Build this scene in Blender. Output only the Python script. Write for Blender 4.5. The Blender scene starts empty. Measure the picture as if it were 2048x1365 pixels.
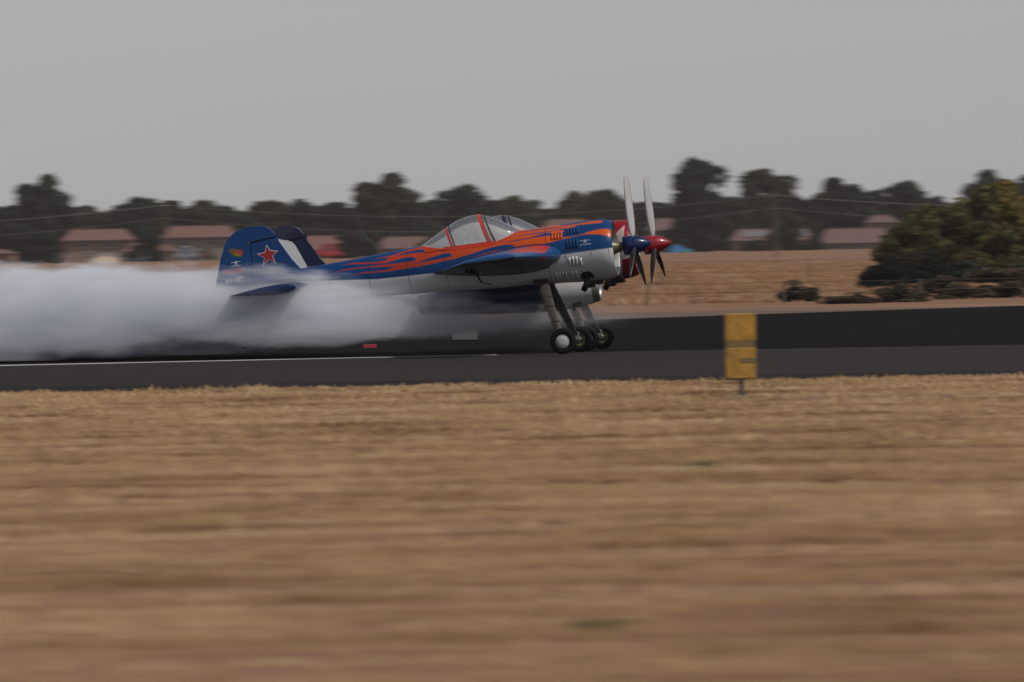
import bpy, bmesh, math, random
import numpy as np
from mathutils import Vector, Matrix, Euler, noise as mnoise
R = math.radians
rng = random.Random(7)
S = bpy.context.scene
COL = S.collection

# ------------------------------------------------------------------ camera
FPX = 14400.0            # focal length in pixels of a 2048 px wide frame
CAM_H = 1.74
HOR = 500.0              # horizon row at the middle column
ROLL = R(1.0)
cam_d = bpy.data.cameras.new('camera'); cam = bpy.data.objects.new('camera', cam_d); COL.objects.link(cam)
S.camera = cam
cam_d.sensor_width = 36.0
cam_d.lens = FPX / 2048 * 36
cam_d.clip_start = 0.5; cam_d.clip_end = 20000
pitch = math.atan((682.5 - HOR) / FPX)
fwd = Vector((0, math.cos(pitch), -math.sin(pitch)))
right0 = Vector((1, 0, 0)); up0 = right0.cross(fwd)
right = right0 * math.cos(ROLL) - up0 * math.sin(ROLL)
up = right.cross(fwd)
CAM = Vector((0, 0, CAM_H))
cam.matrix_world = Matrix(((right.x, up.x, -fwd.x, CAM.x), (right.y, up.y, -fwd.y, CAM.y), (right.z, up.z, -fwd.z, CAM.z), (0, 0, 0, 1)))
cam_d.dof.use_dof = True
cam_d.dof.focus_distance = 120.5
cam_d.dof.aperture_fstop = 9.0
cam_d.dof.aperture_ratio = 0.11      # anamorphic lens: out-of-focus things spread sideways

# ------------------------------------------------------------------ sky, sun, exposure
SUN_DIR = Vector((0.50, -0.36, 0.80)).normalized()
w = bpy.data.worlds.new('World'); S.world = w; w.use_nodes = True
nt = w.node_tree; nt.nodes.clear()
sky = nt.nodes.new('ShaderNodeTexSky'); sky.sky_type = 'NISHITA'; sky.sun_disc = False
sky.sun_elevation = math.asin(SUN_DIR.z); sky.sun_rotation = math.atan2(SUN_DIR.x, SUN_DIR.y)
sky.air_density = 1.0; sky.dust_density = 0.38; sky.ozone_density = 1.0; sky.altitude = 50
hs = nt.nodes.new('ShaderNodeHueSaturation'); hs.inputs['Saturation'].default_value = 0.13
bg = nt.nodes.new('ShaderNodeBackground'); bg.inputs['Strength'].default_value = 0.082
wo = nt.nodes.new('ShaderNodeOutputWorld')
nt.links.new(sky.outputs[0], hs.inputs['Color']); tn = nt.nodes.new('ShaderNodeVectorMath'); tn.operation = 'MULTIPLY'; tn.inputs[1].default_value = (.985, .985, 1.03)
nt.links.new(hs.outputs[0], tn.inputs[0]); nt.links.new(tn.outputs[0], bg.inputs['Color']); nt.links.new(bg.outputs[0], wo.inputs['Surface'])
sd = bpy.data.lights.new('sun', 'SUN'); sd.energy = 2.9; sd.angle = R(3.0); sd.color = (1.0, 0.93, 0.84)
so = bpy.data.objects.new('sun', sd); COL.objects.link(so)
so.rotation_euler = SUN_DIR.to_track_quat('Z', 'Y').to_euler()
S.view_settings.view_transform = 'Standard'; S.view_settings.look = 'None'
S.view_settings.exposure = -0.40; S.view_settings.gamma = 1.0
S.view_settings.use_curve_mapping = False
S.render.engine = 'CYCLES'
S.cycles.use_denoising = True
S.cycles.volume_bounces = 9
S.cycles.max_bounces = 10
S.cycles.transparent_max_bounces = 24
S.cycles.volume_step_rate = 1.0
S.cycles.volume_max_steps = 1024

# ------------------------------------------------------------------ helpers
def ray(px, py):
    d = fwd + right * ((px - 1024.0) / FPX) + up * ((682.5 - py) / FPX)
    return d
def at_dist(px, py, D):          # point on the pixel ray at world depth y = D
    d = ray(px, py); return CAM + d * (D / d.y)
def at_z(px, py, z=0.0):
    d = ray(px, py); return CAM + d * ((z - CAM_H) / d.z)
def tag(o, label=None, cat=None, group=None, kind=None):
    if label: o['label'] = label
    if cat: o['category'] = cat
    if group: o['group'] = group
    if kind: o['kind'] = kind
    return o
def empty(name, loc, label, cat, group=None, rot=(0, 0, 0)):
    o = bpy.data.objects.new(name, None); COL.objects.link(o); o.location = loc; o.rotation_euler = rot
    o.empty_display_size = 0.3
    return tag(o, label, cat, group)
def link(name, me, parent=None, mats=()):
    o = bpy.data.objects.new(name, me); COL.objects.link(o)
    for m in mats: me.materials.append(m)
    if parent is not None: o.parent = parent
    return o
def mesh(name, V, F, mats=(), parent=None, smooth=True, mi=None):
    me = bpy.data.meshes.new(name); me.from_pydata([tuple(v) for v in V], [], F); me.update()
    if smooth:
        me.polygons.foreach_set('use_smooth', [True] * len(me.polygons))
    if mi is not None: me.polygons.foreach_set('material_index', mi)
    return link(name, me, parent, mats)
def bm_obj(name, bm, mats, parent=None, smooth=False):
    bmesh.ops.recalc_face_normals(bm, faces=bm.faces)
    me = bpy.data.meshes.new(name); bm.to_mesh(me); bm.free()
    if smooth: me.polygons.foreach_set('use_smooth', [True] * len(me.polygons))
    if not isinstance(mats, (list, tuple)): mats = [mats]
    return link(name, me, parent, mats)
def box(bm, c, s, rot=None, bevel=0.0):
    m = Matrix.Translation(c) @ (rot.to_4x4() if rot is not None else Matrix.Identity(4)) @ Matrix.Diagonal((s[0], s[1], s[2], 1))
    r = bmesh.ops.create_cube(bm, size=1.0, matrix=m)
    if bevel:
        es = list({e for v in r['verts'] for e in v.link_edges})
        bmesh.ops.bevel(bm, geom=es, offset=bevel, segments=2, affect='EDGES', profile=.6)
def tube(bm, pts, rad, n=8, cap=True):
    pts = [Vector(p) for p in pts]
    if not isinstance(rad, (list, tuple)): rad = [rad] * len(pts)
    rings = []
    for i, p in enumerate(pts):
        t = (pts[min(i + 1, len(pts) - 1)] - pts[max(i - 1, 0)]).normalized()
        a = t.orthogonal().normalized() if i == 0 else (prev_a - t * prev_a.dot(t)).normalized()
        prev_a = a; b = t.cross(a)
        rings.append([bm.verts.new(p + (a * math.cos(2 * math.pi * k / n) + b * math.sin(2 * math.pi * k / n)) * rad[i]) for k in range(n)])
    for i in range(len(rings) - 1):
        for k in range(n):
            bm.faces.new((rings[i][k], rings[i][(k + 1) % n], rings[i + 1][(k + 1) % n], rings[i + 1][k]))
    if cap:
        bm.faces.new(rings[0][::-1]); bm.faces.new(rings[-1])
def lathe(bm, prof, M, n=48, mi=0):      # prof: (x, r) along local +X, M places it
    rings = []
    for x, r in prof:
        if r < 1e-5: rings.append([bm.verts.new(M @ Vector((x, 0, 0)))])
        else: rings.append([bm.verts.new(M @ Vector((x, r * math.cos(2 * math.pi * k / n), r * math.sin(2 * math.pi * k / n)))) for k in range(n)])
    for a, b in zip(rings, rings[1:]):
        for k in range(n):
            k2 = (k + 1) % n
            if len(a) == 1 and len(b) == 1: continue
            if len(a) == 1: f = bm.faces.new((a[0], b[k], b[k2]))
            elif len(b) == 1: f = bm.faces.new((a[k], b[0], a[k2]))
            else: f = bm.faces.new((a[k], b[k], b[k2], a[k2]))
            f.material_index = mi
def prism(bm, pts, y0, y1, bevel=0.0):   # pts: (x, z)
    a = [bm.verts.new((x, y0, z)) for x, z in pts]
    b = [bm.verts.new((x, y1, z)) for x, z in pts]
    fs = [bm.faces.new(a), bm.faces.new(b[::-1])]
    n = len(pts)
    for i in range(n): bm.faces.new((a[i], b[i], b[(i + 1) % n], a[(i + 1) % n]))
    if bevel:
        es = list({e for f in fs for e in f.edges})
        bmesh.ops.bevel(bm, geom=es, offset=bevel, segments=3, affect='EDGES', profile=.5)

# ------------------------------------------------------------------ materials
MATS = {}
def nodes(m):
    m.use_nodes = True; return m.node_tree, m.node_tree.nodes['Principled BSDF']
def pmat(name, col, rough=0.5, metal=0.0, coat=0.0, var=0.08, scale=6.0, bump=0.0, bscale=60.0, spec=0.5):
    m = bpy.data.materials.new(name); t, p = nodes(m)
    p.inputs['Roughness'].default_value = rough; p.inputs['Metallic'].default_value = metal
    p.inputs['Coat Weight'].default_value = coat; p.inputs['Coat Roughness'].default_value = 0.06
    p.inputs['Specular IOR Level'].default_value = spec
    tc = t.nodes.new('ShaderNodeTexCoord'); n = t.nodes.new('ShaderNodeTexNoise'); n.inputs['Scale'].default_value = scale; n.inputs['Detail'].default_value = 5
    t.links.new(tc.outputs['Object'], n.inputs['Vector'])
    mr = t.nodes.new('ShaderNodeMapRange'); mr.inputs[1].default_value = .3; mr.inputs[2].default_value = .7
    mr.inputs[3].default_value = 1 - var; mr.inputs[4].default_value = 1 + var
    t.links.new(n.outputs['Fac'], mr.inputs[0])
    mx = t.nodes.new('ShaderNodeVectorMath'); mx.operation = 'SCALE'; mx.inputs[0].default_value = col[:3]
    t.links.new(mr.outputs[0], mx.inputs['Scale']); t.links.new(mx.outputs[0], p.inputs['Base Color'])
    if bump:
        n2 = t.nodes.new('ShaderNodeTexNoise'); n2.inputs['Scale'].default_value = bscale; n2.inputs['Detail'].default_value = 4
        t.links.new(tc.outputs['Object'], n2.inputs['Vector'])
        b = t.nodes.new('ShaderNodeBump'); b.inputs['Strength'].default_value = bump; b.inputs['Distance'].default_value = .02
        t.links.new(n2.outputs['Fac'], b.inputs['Height']); t.links.new(b.outputs[0], p.inputs['Normal'])
    return m
def paint_mat(name, rough=.34, coat=.10):           # colour from the 'paint' attribute (flat livery print)
    m = bpy.data.materials.new(name); t, p = nodes(m)
    a = t.nodes.new('ShaderNodeAttribute'); a.attribute_name = 'paint'
    tc = t.nodes.new('ShaderNodeTexCoord'); n = t.nodes.new('ShaderNodeTexNoise'); n.inputs['Scale'].default_value = 2.5; n.inputs['Detail'].default_value = 6
    t.links.new(tc.outputs['Object'], n.inputs['Vector'])
    mr = t.nodes.new('ShaderNodeMapRange'); mr.inputs[1].default_value = .3; mr.inputs[2].default_value = .7; mr.inputs[3].default_value = .9; mr.inputs[4].default_value = 1.06
    t.links.new(n.outputs['Fac'], mr.inputs[0])
    v = t.nodes.new('ShaderNodeVectorMath'); v.operation = 'SCALE'; t.links.new(a.outputs['Color'], v.inputs[0]); t.links.new(mr.outputs[0], v.inputs['Scale'])
    t.links.new(v.outputs[0], p.inputs['Base Color'])
    mr2 = t.nodes.new('ShaderNodeMapRange'); mr2.inputs[3].default_value = rough - .06; mr2.inputs[4].default_value = rough + .12
    t.links.new(n.outputs['Fac'], mr2.inputs[0]); t.links.new(mr2.outputs[0], p.inputs['Roughness'])
    b = t.nodes.new('ShaderNodeBump'); b.inputs['Strength'].default_value = .12; b.inputs['Distance'].default_value = .01
    t.links.new(n.outputs['Fac'], b.inputs['Height']); t.links.new(b.outputs[0], p.inputs['Normal'])
    p.inputs['Coat Weight'].default_value = coat; p.inputs['Coat Roughness'].default_value = .08; p.inputs['Specular IOR Level'].default_value = .28
    return m
BLUE = (0.000, 0.046, 0.175); NAVY = (0.008, 0.012, 0.045); WHITE = (0.62, 0.63, 0.65)
ORANGE = (0.62, 0.095, 0.010); RED = (0.40, 0.018, 0.010); CRIMSON = (0.27, 0.004, 0.014)
M_paint = paint_mat('livery_paint')
M_blue = pmat('blue_gloss_paint', BLUE, .34, coat=.1, var=.06, spec=.28)
M_dkblue = pmat('deep_blue_gloss_paint', (0.002, 0.014, 0.085), .30, coat=.25, var=.06, spec=.35)
M_navy = pmat('navy_gloss_paint', NAVY, .3, coat=.5)
M_white = pmat('white_gloss_paint', WHITE, .35, coat=.4, var=.05)
M_orange = pmat('orange_gloss_paint', ORANGE, .3, coat=.6)
M_red = pmat('red_gloss_paint', (0.56, 0.035, 0.012), .32, coat=.5)
M_crim = pmat('crimson_gloss_paint', CRIMSON, .32, coat=.3)
M_grey = pmat('grey_underside_paint', (0.13, 0.135, 0.15), .5, var=.2, scale=3)
M_black = pmat('black_rubber', (0.007, 0.007, 0.008), .8, bump=.1, spec=.15)
M_dark = pmat('dark_cockpit_fabric', (0.02, 0.02, 0.022), .8)
M_metal = pmat('brushed_metal', (0.42, 0.42, 0.43), .35, metal=.9)
M_blade = pmat('propeller_blade_paint', (0.50, 0.50, 0.51), .3, coat=.4)
M_bladeback = pmat('propeller_blade_back', (0.06, 0.06, 0.06), .5)
M_leg = pmat('undercarriage_grey_paint', (0.062, 0.055, 0.052), .45, var=.12)
M_hub = pmat('white_hub_cover', (0.50, 0.50, 0.53), .4)
M_gold = pmat('engine_gearcase_paint', (0.16, 0.15, 0.09), .4, metal=.4)
M_engine = pmat('engine_dark_metal', (0.035, 0.022, 0.018), .5, metal=.5)
M_soot = pmat('sooty_exhaust_metal', (0.02, 0.018, 0.017), .6, metal=.3)
M_starred = pmat('star_red_print', (0.33, 0.012, 0.02), .4)
M_print = pmat('white_print', (0.62, 0.64, 0.66), .5)
M_redprint = pmat('red_print', (0.42, 0.012, 0.04), .5)
M_green = pmat('green_print', (0.06, 0.16, 0.01), .5)
M_yellowp = pmat('yellow_print', (0.36, 0.26, 0.01), .5)
M_gap = pmat('dark_joint', (0.004, 0.006, 0.012), .8)
# canopy glass: a thin milky shell
M_glass = bpy.data.materials.new('canopy_glass'); t, p = nodes(M_glass); t.nodes.remove(p)
out = t.nodes['Material Output']
tr = t.nodes.new('ShaderNodeBsdfTransparent'); tr.inputs[0].default_value = (.93, .95, .96, 1)
gl = t.nodes.new('ShaderNodeBsdfGlossy'); gl.inputs['Roughness'].default_value = .04
df = t.nodes.new('ShaderNodeBsdfTranslucent'); df.inputs[0].default_value = (.96, .965, .96, 1)
d2 = t.nodes.new('ShaderNodeBsdfDiffuse'); d2.inputs[0].default_value = (.96, .965, .96, 1)
md = t.nodes.new('ShaderNodeMixShader'); md.inputs[0].default_value = .85
t.links.new(df.outputs[0], md.inputs[1]); t.links.new(d2.outputs[0], md.inputs[2])
m1 = t.nodes.new('ShaderNodeMixShader'); m1.inputs[0].default_value = .54
t.links.new(tr.outputs[0], m1.inputs[1]); t.links.new(md.outputs[0], m1.inputs[2])
fr = t.nodes.new('ShaderNodeFresnel'); fr.inputs[0].default_value = 1.6
m2 = t.nodes.new('ShaderNodeMixShader'); fa = t.nodes.new('ShaderNodeMath'); fa.operation = 'MULTIPLY_ADD'; fa.use_clamp = True; fa.inputs[1].default_value = .9; fa.inputs[2].default_value = .16
t.links.new(fr.outputs[0], fa.inputs[0]); t.links.new(fa.outputs[0], m2.inputs[0])
t.links.new(m1.outputs[0], m2.inputs[1]); t.links.new(gl.outputs[0], m2.inputs[2]); t.links.new(m2.outputs[0], out.inputs[0])

def ground_mat(name, cols, sx, sy, bump=.3, fine=30., rough=.9, contrast=(.35, .65), spec=.1):
    """cols: three colours mixed by noise stretched along the runway (x)"""
    m = bpy.data.materials.new(name); t, p = nodes(m); L = t.links
    p.inputs['Roughness'].default_value = rough; p.inputs['Specular IOR Level'].default_value = spec
    tc = t.nodes.new('ShaderNodeTexCoord')
    mp = t.nodes.new('ShaderNodeMapping'); mp.inputs['Scale'].default_value = (sx, sy, 1); L.new(tc.outputs['Object'], mp.inputs[0])
    n1 = t.nodes.new('ShaderNodeTexNoise'); n1.inputs['Scale'].default_value = 1; n1.inputs['Detail'].default_value = 8; n1.inputs['Roughness'].default_value = .62
    L.new(mp.outputs[0], n1.inputs['Vector'])
    n2 = t.nodes.new('ShaderNodeTexNoise'); n2.inputs['Scale'].default_value = .23; n2.inputs['Detail'].default_value = 5
    L.new(mp.outputs[0], n2.inputs['Vector'])
    r = t.nodes.new('ShaderNodeValToRGB'); r.color_ramp.elements[0].position = contrast[0]; r.color_ramp.elements[1].position = contrast[1]
    r.color_ramp.elements[0].color = (*cols[0], 1); r.color_ramp.elements[1].color = (*cols[1], 1)
    L.new(n1.outputs['Fac'], r.inputs[0])
    mr = t.nodes.new('ShaderNodeMapRange'); mr.inputs[1].default_value = .4; mr.inputs[2].default_value = .68; mr.clamp = True; L.new(n2.outputs['Fac'], mr.inputs[0])
    mx = t.nodes.new('ShaderNodeMix'); mx.data_type = 'RGBA'; L.new(mr.outputs[0], mx.inputs[0]); L.new(r.outputs[0], mx.inputs[6]); mx.inputs[7].default_value = (*cols[2], 1)
    L.new(mx.outputs[2], p.inputs['Base Color'])
    n3 = t.nodes.new('ShaderNodeTexNoise'); n3.inputs['Scale'].default_value = fine; n3.inputs['Detail'].default_value = 6; L.new(tc.outputs['Object'], n3.inputs['Vector'])
    b = t.nodes.new('ShaderNodeBump'); b.inputs['Strength'].default_value = bump; b.inputs['Distance'].default_value = .03
    L.new(n3.outputs['Fac'], b.inputs['Height']); L.new(b.outputs[0], p.inputs['Normal'])
    return m
M_field = ground_mat('dry_field_soil', ((.17, .090, .055), (.36, .215, .135), (.25, .145, .095)), .2, .9, bump=.6, fine=9)
M_asphalt = ground_mat('grey_asphalt', ((.026, .022, .022), (.044, .038, .037), (.033, .029, .029)), .05, 1.3, bump=.3, fine=70)
M_black_asphalt = ground_mat('black_runway_asphalt', ((.003, .003, .0035), (.017, .0155, .016), (.006, .0055, .006)), .04, .45, bump=.3, fine=70, spec=.03)
M_edge = ground_mat('dark_edge_strip', ((.012, .011, .012), (.030, .026, .026), (.018, .016, .016)), .3, 2.0)  # darker tone for the strip along the asphalt's near edge
M_gravel = ground_mat('pale_gravel', ((.13, .095, .08), (.21, .155, .13), (.16, .118, .10)), .06, .5, bump=.5)
M_line = ground_mat('white_line_paint', ((.30, .29, .29), (.62, .61, .61), (.48, .47, .47)), .8, 3.0)
M_dirt = ground_mat('pinkish_bare_soil', ((.15, .09, .07), (.26, .16, .13), (.20, .125, .10)), .3, 1.5)

# ------------------------------------------------------------------ ground, runway
ys = [-60, 0, 60, 190, 300, 450, 600, 750, 900, 1100, 2500, 9000]
zs = [0, 0, 0, 0, .14, .38, .62, .86, 1.08, 1.18, 1.2, 1.2]
def gz(y): return float(np.interp(y, ys, zs))
xs = [-4500, -1200, -300, -60, 0, 60, 300, 1200, 4500]
V = [(x, y, gz(y)) for y in ys for x in xs]
F = [(j * len(xs) + i, j * len(xs) + i + 1, (j + 1) * len(xs) + i + 1, (j + 1) * len(xs) + i) for j in range(len(ys) - 1) for i in range(len(xs) - 1)]
tag(mesh('ground', V, F, [M_field]), kind='structure')
def sheet(name, near, far, z, mat):
    """two polylines (x,y) with equal counts -> strip"""
    n = len(near)
    V = [(x, y, z) for x, y in near] + [(x, y, z) for x, y in far]
    F = [(i, i + 1, n + i + 1, n + i) for i in range(n - 1)]
    return tag(mesh(name, V, F, [mat], smooth=False), kind='structure')
def gp(px, py): v = at_z(px, py); return (v.x, v.y)
def ext(pts, left=-400, right=400):
    return [(left, pts[0][1])] + pts + [(right, pts[-1][1])]
near_e = ext([gp(0, 787), gp(700, 774.5), gp(1400, 762.5), gp(2048, 752)])
mid_e = ext([gp(0, 733), gp(700, 717), gp(1240, 703.5), gp(2048, 690)])
far_e = [(-400, 168), (-30, 168)] + [gp(1000, 647), gp(1500, 629.5), gp(2048, 612), (400, 193.5)]
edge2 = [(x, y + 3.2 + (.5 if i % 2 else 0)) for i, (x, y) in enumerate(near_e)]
sheet('shoulder', near_e, mid_e, .004, M_asphalt)
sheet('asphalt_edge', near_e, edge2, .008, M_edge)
sheet('runway', mid_e, far_e, .004, M_black_asphalt)
sheet('gravel_verge', far_e, [(x, y + 17) for x, y in far_e], .004, M_gravel)
l0 = gp(-400, 742); l1 = gp(994, 711.0)
sheet('edge_line', [(-400, l0[1]), (gp(0, 733)[0], gp(0, 733)[1] - .25), (l1[0], l1[1] - .25)], [(-400, l0[1] + .9), (gp(0, 733)[0], gp(0, 733)[1] + .8), (l1[0], l1[1] + .35)], .009, M_line)
def dpoly(name, pts, z, mat):
    me = mesh(name, [(*gp(*q), z) for q in pts], [tuple(range(len(pts)))], [mat], smooth=False); return tag(me, kind='structure')
dpoly('dirt_track', [(900, 806), (1300, 800), (2300, 784), (2300, 791), (1500, 804), (1000, 811)], .006, M_dirt)

# ------------------------------------------------------------------ dry grass (nobody could count it)
def tuft_mesh(name, n, h, spread, seed, wdt):
    r = random.Random(seed); V = []; F = []
    for i in range(n):
        a = r.uniform(0, 6.283); d = spread * math.sqrt(r.random()); x, y = d * math.cos(a), d * math.sin(a)
        la = r.uniform(0, 6.283); hh = h * r.uniform(.5, 1.1); ln = hh * r.uniform(.2, 1.0); wa = r.uniform(0, 3.14)
        dx, dy = math.cos(wa) * wdt, math.sin(wa) * wdt
        mx, my = x + math.cos(la) * ln * .35, y + math.sin(la) * ln * .35
        tx, ty = x + math.cos(la) * ln, y + math.sin(la) * ln
        b = len(V)
        V += [(x - dx, y - dy, -.01), (x + dx, y + dy, -.01), (mx + dx * .7, my + dy * .7, hh * .65), (mx - dx * .7, my - dy * .7, hh * .65), (tx, ty, hh)]
        F += [(b, b + 1, b + 2, b + 3), (b + 3, b + 2, b + 4)]
    me = bpy.data.meshes.new(name); me.from_pydata(V, [], F); me.update(); return me
def grass_mat(name, k=1.0):
    m = bpy.data.materials.new(name); t, p = nodes(m); L = t.links
    p.inputs['Roughness'].default_value = .8; p.inputs['Specular IOR Level'].default_value = .15
    g = t.nodes.new('ShaderNodeNewGeometry')
    mp = t.nodes.new('ShaderNodeMapping'); mp.inputs['Scale'].default_value = (.22, .95, 0); L.new(g.outputs['Position'], mp.inputs[0])
    n = t.nodes.new('ShaderNodeTexNoise'); n.inputs['Scale'].default_value = 1; n.inputs['Detail'].default_value = 6; n.inputs['Roughness'].default_value = .65; L.new(mp.outputs[0], n.inputs['Vector'])
    r = t.nodes.new('ShaderNodeValToRGB'); cr = r.color_ramp
    cr.elements[0].position = .36; cr.elements[0].color = (.23, .125, .065, 1)
    cr.elements[1].position = .62; cr.elements[1].color = tuple(min(.85, v * k) for v in (.80, .61, .39)) + (1,)
    e = cr.elements.new(.48); e.color = (.60 * k, .425 * k * k, .235 * k * k, 1)
    L.new(n.outputs['Fac'], r.inputs[0]); L.new(r.outputs[0], p.inputs['Base Color'])
    tl = t.nodes.new('ShaderNodeBsdfTranslucent'); L.new(r.outputs[0], tl.inputs[0])
    mx = t.nodes.new('ShaderNodeMixShader'); mx.inputs[0].default_value = .3
    L.new(p.outputs[0], mx.inputs[1]); L.new(tl.outputs[0], mx.inputs[2]); L.new(mx.outputs[0], t.nodes['Material Output'].inputs[0])
    return m
M_grass = grass_mat('dry_grass_blades'); M_grass2 = grass_mat('brown_field_grass_blades', .80)
def scatter(name, area, nz, density, tufts, mat, scale=(.6, 1.4), clump=(.4, .6), nscale=(.35, 2.2)):
    """geometry-nodes scatter of tufts on its own patch of ground"""
    x0, x1, y0, y1 = area
    me = bpy.data.meshes.new(name)
    nx = max(2, int((x1 - x0) / 6)); ny = max(2, int((y1 - y0) / 6))
    V = [(x0 + (x1 - x0) * i / nx, y0 + (y1 - y0) * j / ny, gz(y0 + (y1 - y0) * j / ny) + nz) for j in range(ny + 1) for i in range(nx + 1)]
    F = [(j * (nx + 1) + i, j * (nx + 1) + i + 1, (j + 1) * (nx + 1) + i + 1, (j + 1) * (nx + 1) + i) for j in range(ny) for i in range(nx)]
    me.from_pydata(V, [], F); o = link(name, me, None, [mat])
    c = bpy.data.collections.new(name + '_tufts')
    for k, tm in enumerate(tufts):
        tm.materials.clear(); tm.materials.append(mat)
        to = bpy.data.objects.new('tuft', tm); c.objects.link(to)
    g = bpy.data.node_groups.new(name, 'GeometryNodeTree'); N = g.nodes; L = g.links
    g.interface.new_socket('Geometry', in_out='INPUT', socket_type='NodeSocketGeometry'); g.interface.new_socket('Geometry', in_out='OUTPUT', socket_type='NodeSocketGeometry')
    gi = N.new('NodeGroupInput'); go = N.new('NodeGroupOutput')
    dp = N.new('GeometryNodeDistributePointsOnFaces')
    pos = N.new('GeometryNodeInputPosition'); vm = N.new('ShaderNodeVectorMath'); vm.operation = 'MULTIPLY'; vm.inputs[1].default_value = (nscale[0], nscale[1], 0)
    L.new(pos.outputs[0], vm.inputs[0])
    nz_ = N.new('ShaderNodeTexNoise'); nz_.inputs['Scale'].default_value = 1; nz_.inputs['Detail'].default_value = 4; L.new(vm.outputs[0], nz_.inputs['Vector'])
    mr = N.new('ShaderNodeMapRange'); mr.inputs[1].default_value = clump[0]; mr.inputs[2].default_value = clump[1]; mr.inputs[3].default_value = .25; mr.inputs[4].default_value = 1
    L.new(nz_.outputs[0], mr.inputs[0])
    L.new(gi.outputs[0], dp.inputs['Mesh']); dp.inputs['Density'].default_value = density
    ci = N.new('GeometryNodeCollectionInfo'); ci.inputs[0].default_value = c; ci.inputs['Separate Children'].default_value = True; ci.inputs['Reset Children'].default_value = True
    ip = N.new('GeometryNodeInstanceOnPoints'); ip.inputs['Pick Instance'].default_value = True
    L.new(dp.outputs['Points'], ip.inputs['Points']); L.new(ci.outputs[0], ip.inputs['Instance'])
    rv = N.new('FunctionNodeRandomValue'); rv.data_type = 'FLOAT_VECTOR'; rv.inputs[0].default_value = (-.1, -.1, 0); rv.inputs[1].default_value = (.1, .1, 6.283)
    L.new(rv.outputs[0], ip.inputs['Rotation'])
    rs = N.new('FunctionNodeRandomValue'); rs.data_type = 'FLOAT'; rs.inputs[2].default_value = scale[0]; rs.inputs[3].default_value = scale[1]
    ml = N.new('ShaderNodeMath'); ml.operation = 'MULTIPLY'; L.new(rs.outputs[1], ml.inputs[0]); L.new(mr.outputs[0], ml.inputs[1])
    L.new(ml.outputs[0], ip.inputs['Scale'])
    L.new(ip.outputs[0], go.inputs[0])
    md = o.modifiers.new('scatter', 'NODES'); md.node_group = g
    return o
tA = [tuft_mesh('tuft_a', 16, .060, .11, s, .0035) for s in (1, 2, 3)]
g1 = scatter('dry_grass', (-12, 12, 27, 60), .0, 55, tA, M_grass)
tag(g1, 'short dry straw coloured grass covering the foreground', 'grass', kind='stuff')
tB = [tuft_mesh('tuft_b', 18, .055, .17, s, .006) for s in (4, 5, 6)]
g2 = scatter('dry_grass', (-18, 18, 60, 92.6), .0, 30, tB, M_grass)
tag(g2, 'short dry straw coloured grass along the near edge of the asphalt', 'grass', kind='stuff')
tC = [tuft_mesh('tuft_c', 22, .16, .35, s, .02) for s in (7, 8, 9)]
g3 = scatter('field_grass', (-60, 60, 212, 520), .0, .9, tC, M_grass2, nscale=(.05, .05))
tag(g3, 'dry brown grass on the field beyond the runway', 'grass', kind='stuff')

# ================================================================== THE AEROPLANE
AX, AY = 0.85, 120.0
YAW, PIT = R(-7.4), R(-6.2)
plane = empty('twin_fuselage_aeroplane', (AX, AY, 0), 'twin-fuselage stunt aeroplane with orange flames on blue, trailing smoke along the runway', 'aeroplane', rot=(0, PIT, YAW))
RM = Euler((0, PIT, YAW), 'XYZ').to_matrix(); RT = RM.transposed()
ORG = Vector((AX, AY, 0))
def P(px, py, y=0.0):           # pixel -> aeroplane (x, z) on the plane at lateral y
    o = RT @ (CAM - ORG); d = RT @ ray(px, py)
    k = (y - o.y) / d.y; q = o + d * k
    return (q.x, q.z)
def P3(px, py, y=0.0): x, z = P(px, py, y); return Vector((x, y, z))
SEP = 3.1          # spacing of the two bodies
def toworld(v): return ORG + RM @ v
def tolocal(v): return RT @ (v - ORG)

def curve(pts, y=0.0):
    q = sorted(P(a, b, y) for a, b in pts); return np.array([c[0] for c in q]), np.array([c[1] for c in q])
def smooth_interp(xk, zk):
    # monotone-ish cubic (Catmull-Rom tangents)
    m = np.gradient(zk, xk)
    def f(x):
        x = np.clip(x, xk[0], xk[-1]); i = np.clip(np.searchsorted(xk, x) - 1, 0, len(xk) - 2)
        h = xk[i + 1] - xk[i]; s = (x - xk[i]) / h
        return (2 * s**3 - 3 * s**2 + 1) * zk[i] + (s**3 - 2 * s**2 + s) * h * m[i] + (-2 * s**3 + 3 * s**2) * zk[i + 1] + (s**3 - s**2) * h * m[i + 1]
    return f
TOP = smooth_interp(*curve([(428, 572), (520, 553), (599, 538), (640, 531), (700, 520), (760, 508), (843, 492), (900, 483), (970, 472), (1038, 461.5), (1090, 454.5), (1145, 446.5), (1180, 441.5), (1203, 440)]))
BOT = smooth_interp(*curve([(430, 590), (500, 600), (600, 601), (700, 596), (800, 590), (900, 583), (1000, 576), (1060, 570), (1132, 565.5), (1178, 563), (1200, 560.5)]))
XN = P(1203, 500)[0]            # where the lip curvature starts
XEND = P(1231, 497)[0]          # cowl front plane (centre of the lip)
XT = P(430, 585)[0]
wk = np.array(sorted([(P(428, 580)[0], .035), (P(500, 577)[0], .08), (P(600, 570)[0], .16), (P(700, 560)[0], .235), (P(800, 545)[0], .32), (P(900, 530)[0], .40), (P(1000, 515)[0], .445), (P(1090, 510)[0], .485), (P(1150, 505)[0], .505), (P(1203, 500)[0], .51)]))
WID = smooth_interp(wk[:, 0], wk[:, 1])
NEXP = lambda x: np.interp(x, [P(600, 570)[0], P(900, 530)[0], P(1090, 510)[0], P(1150, 500)[0]], [2.0, 2.35, 2.3, 2.0])
LIPL = XEND - XN + .045
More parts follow.
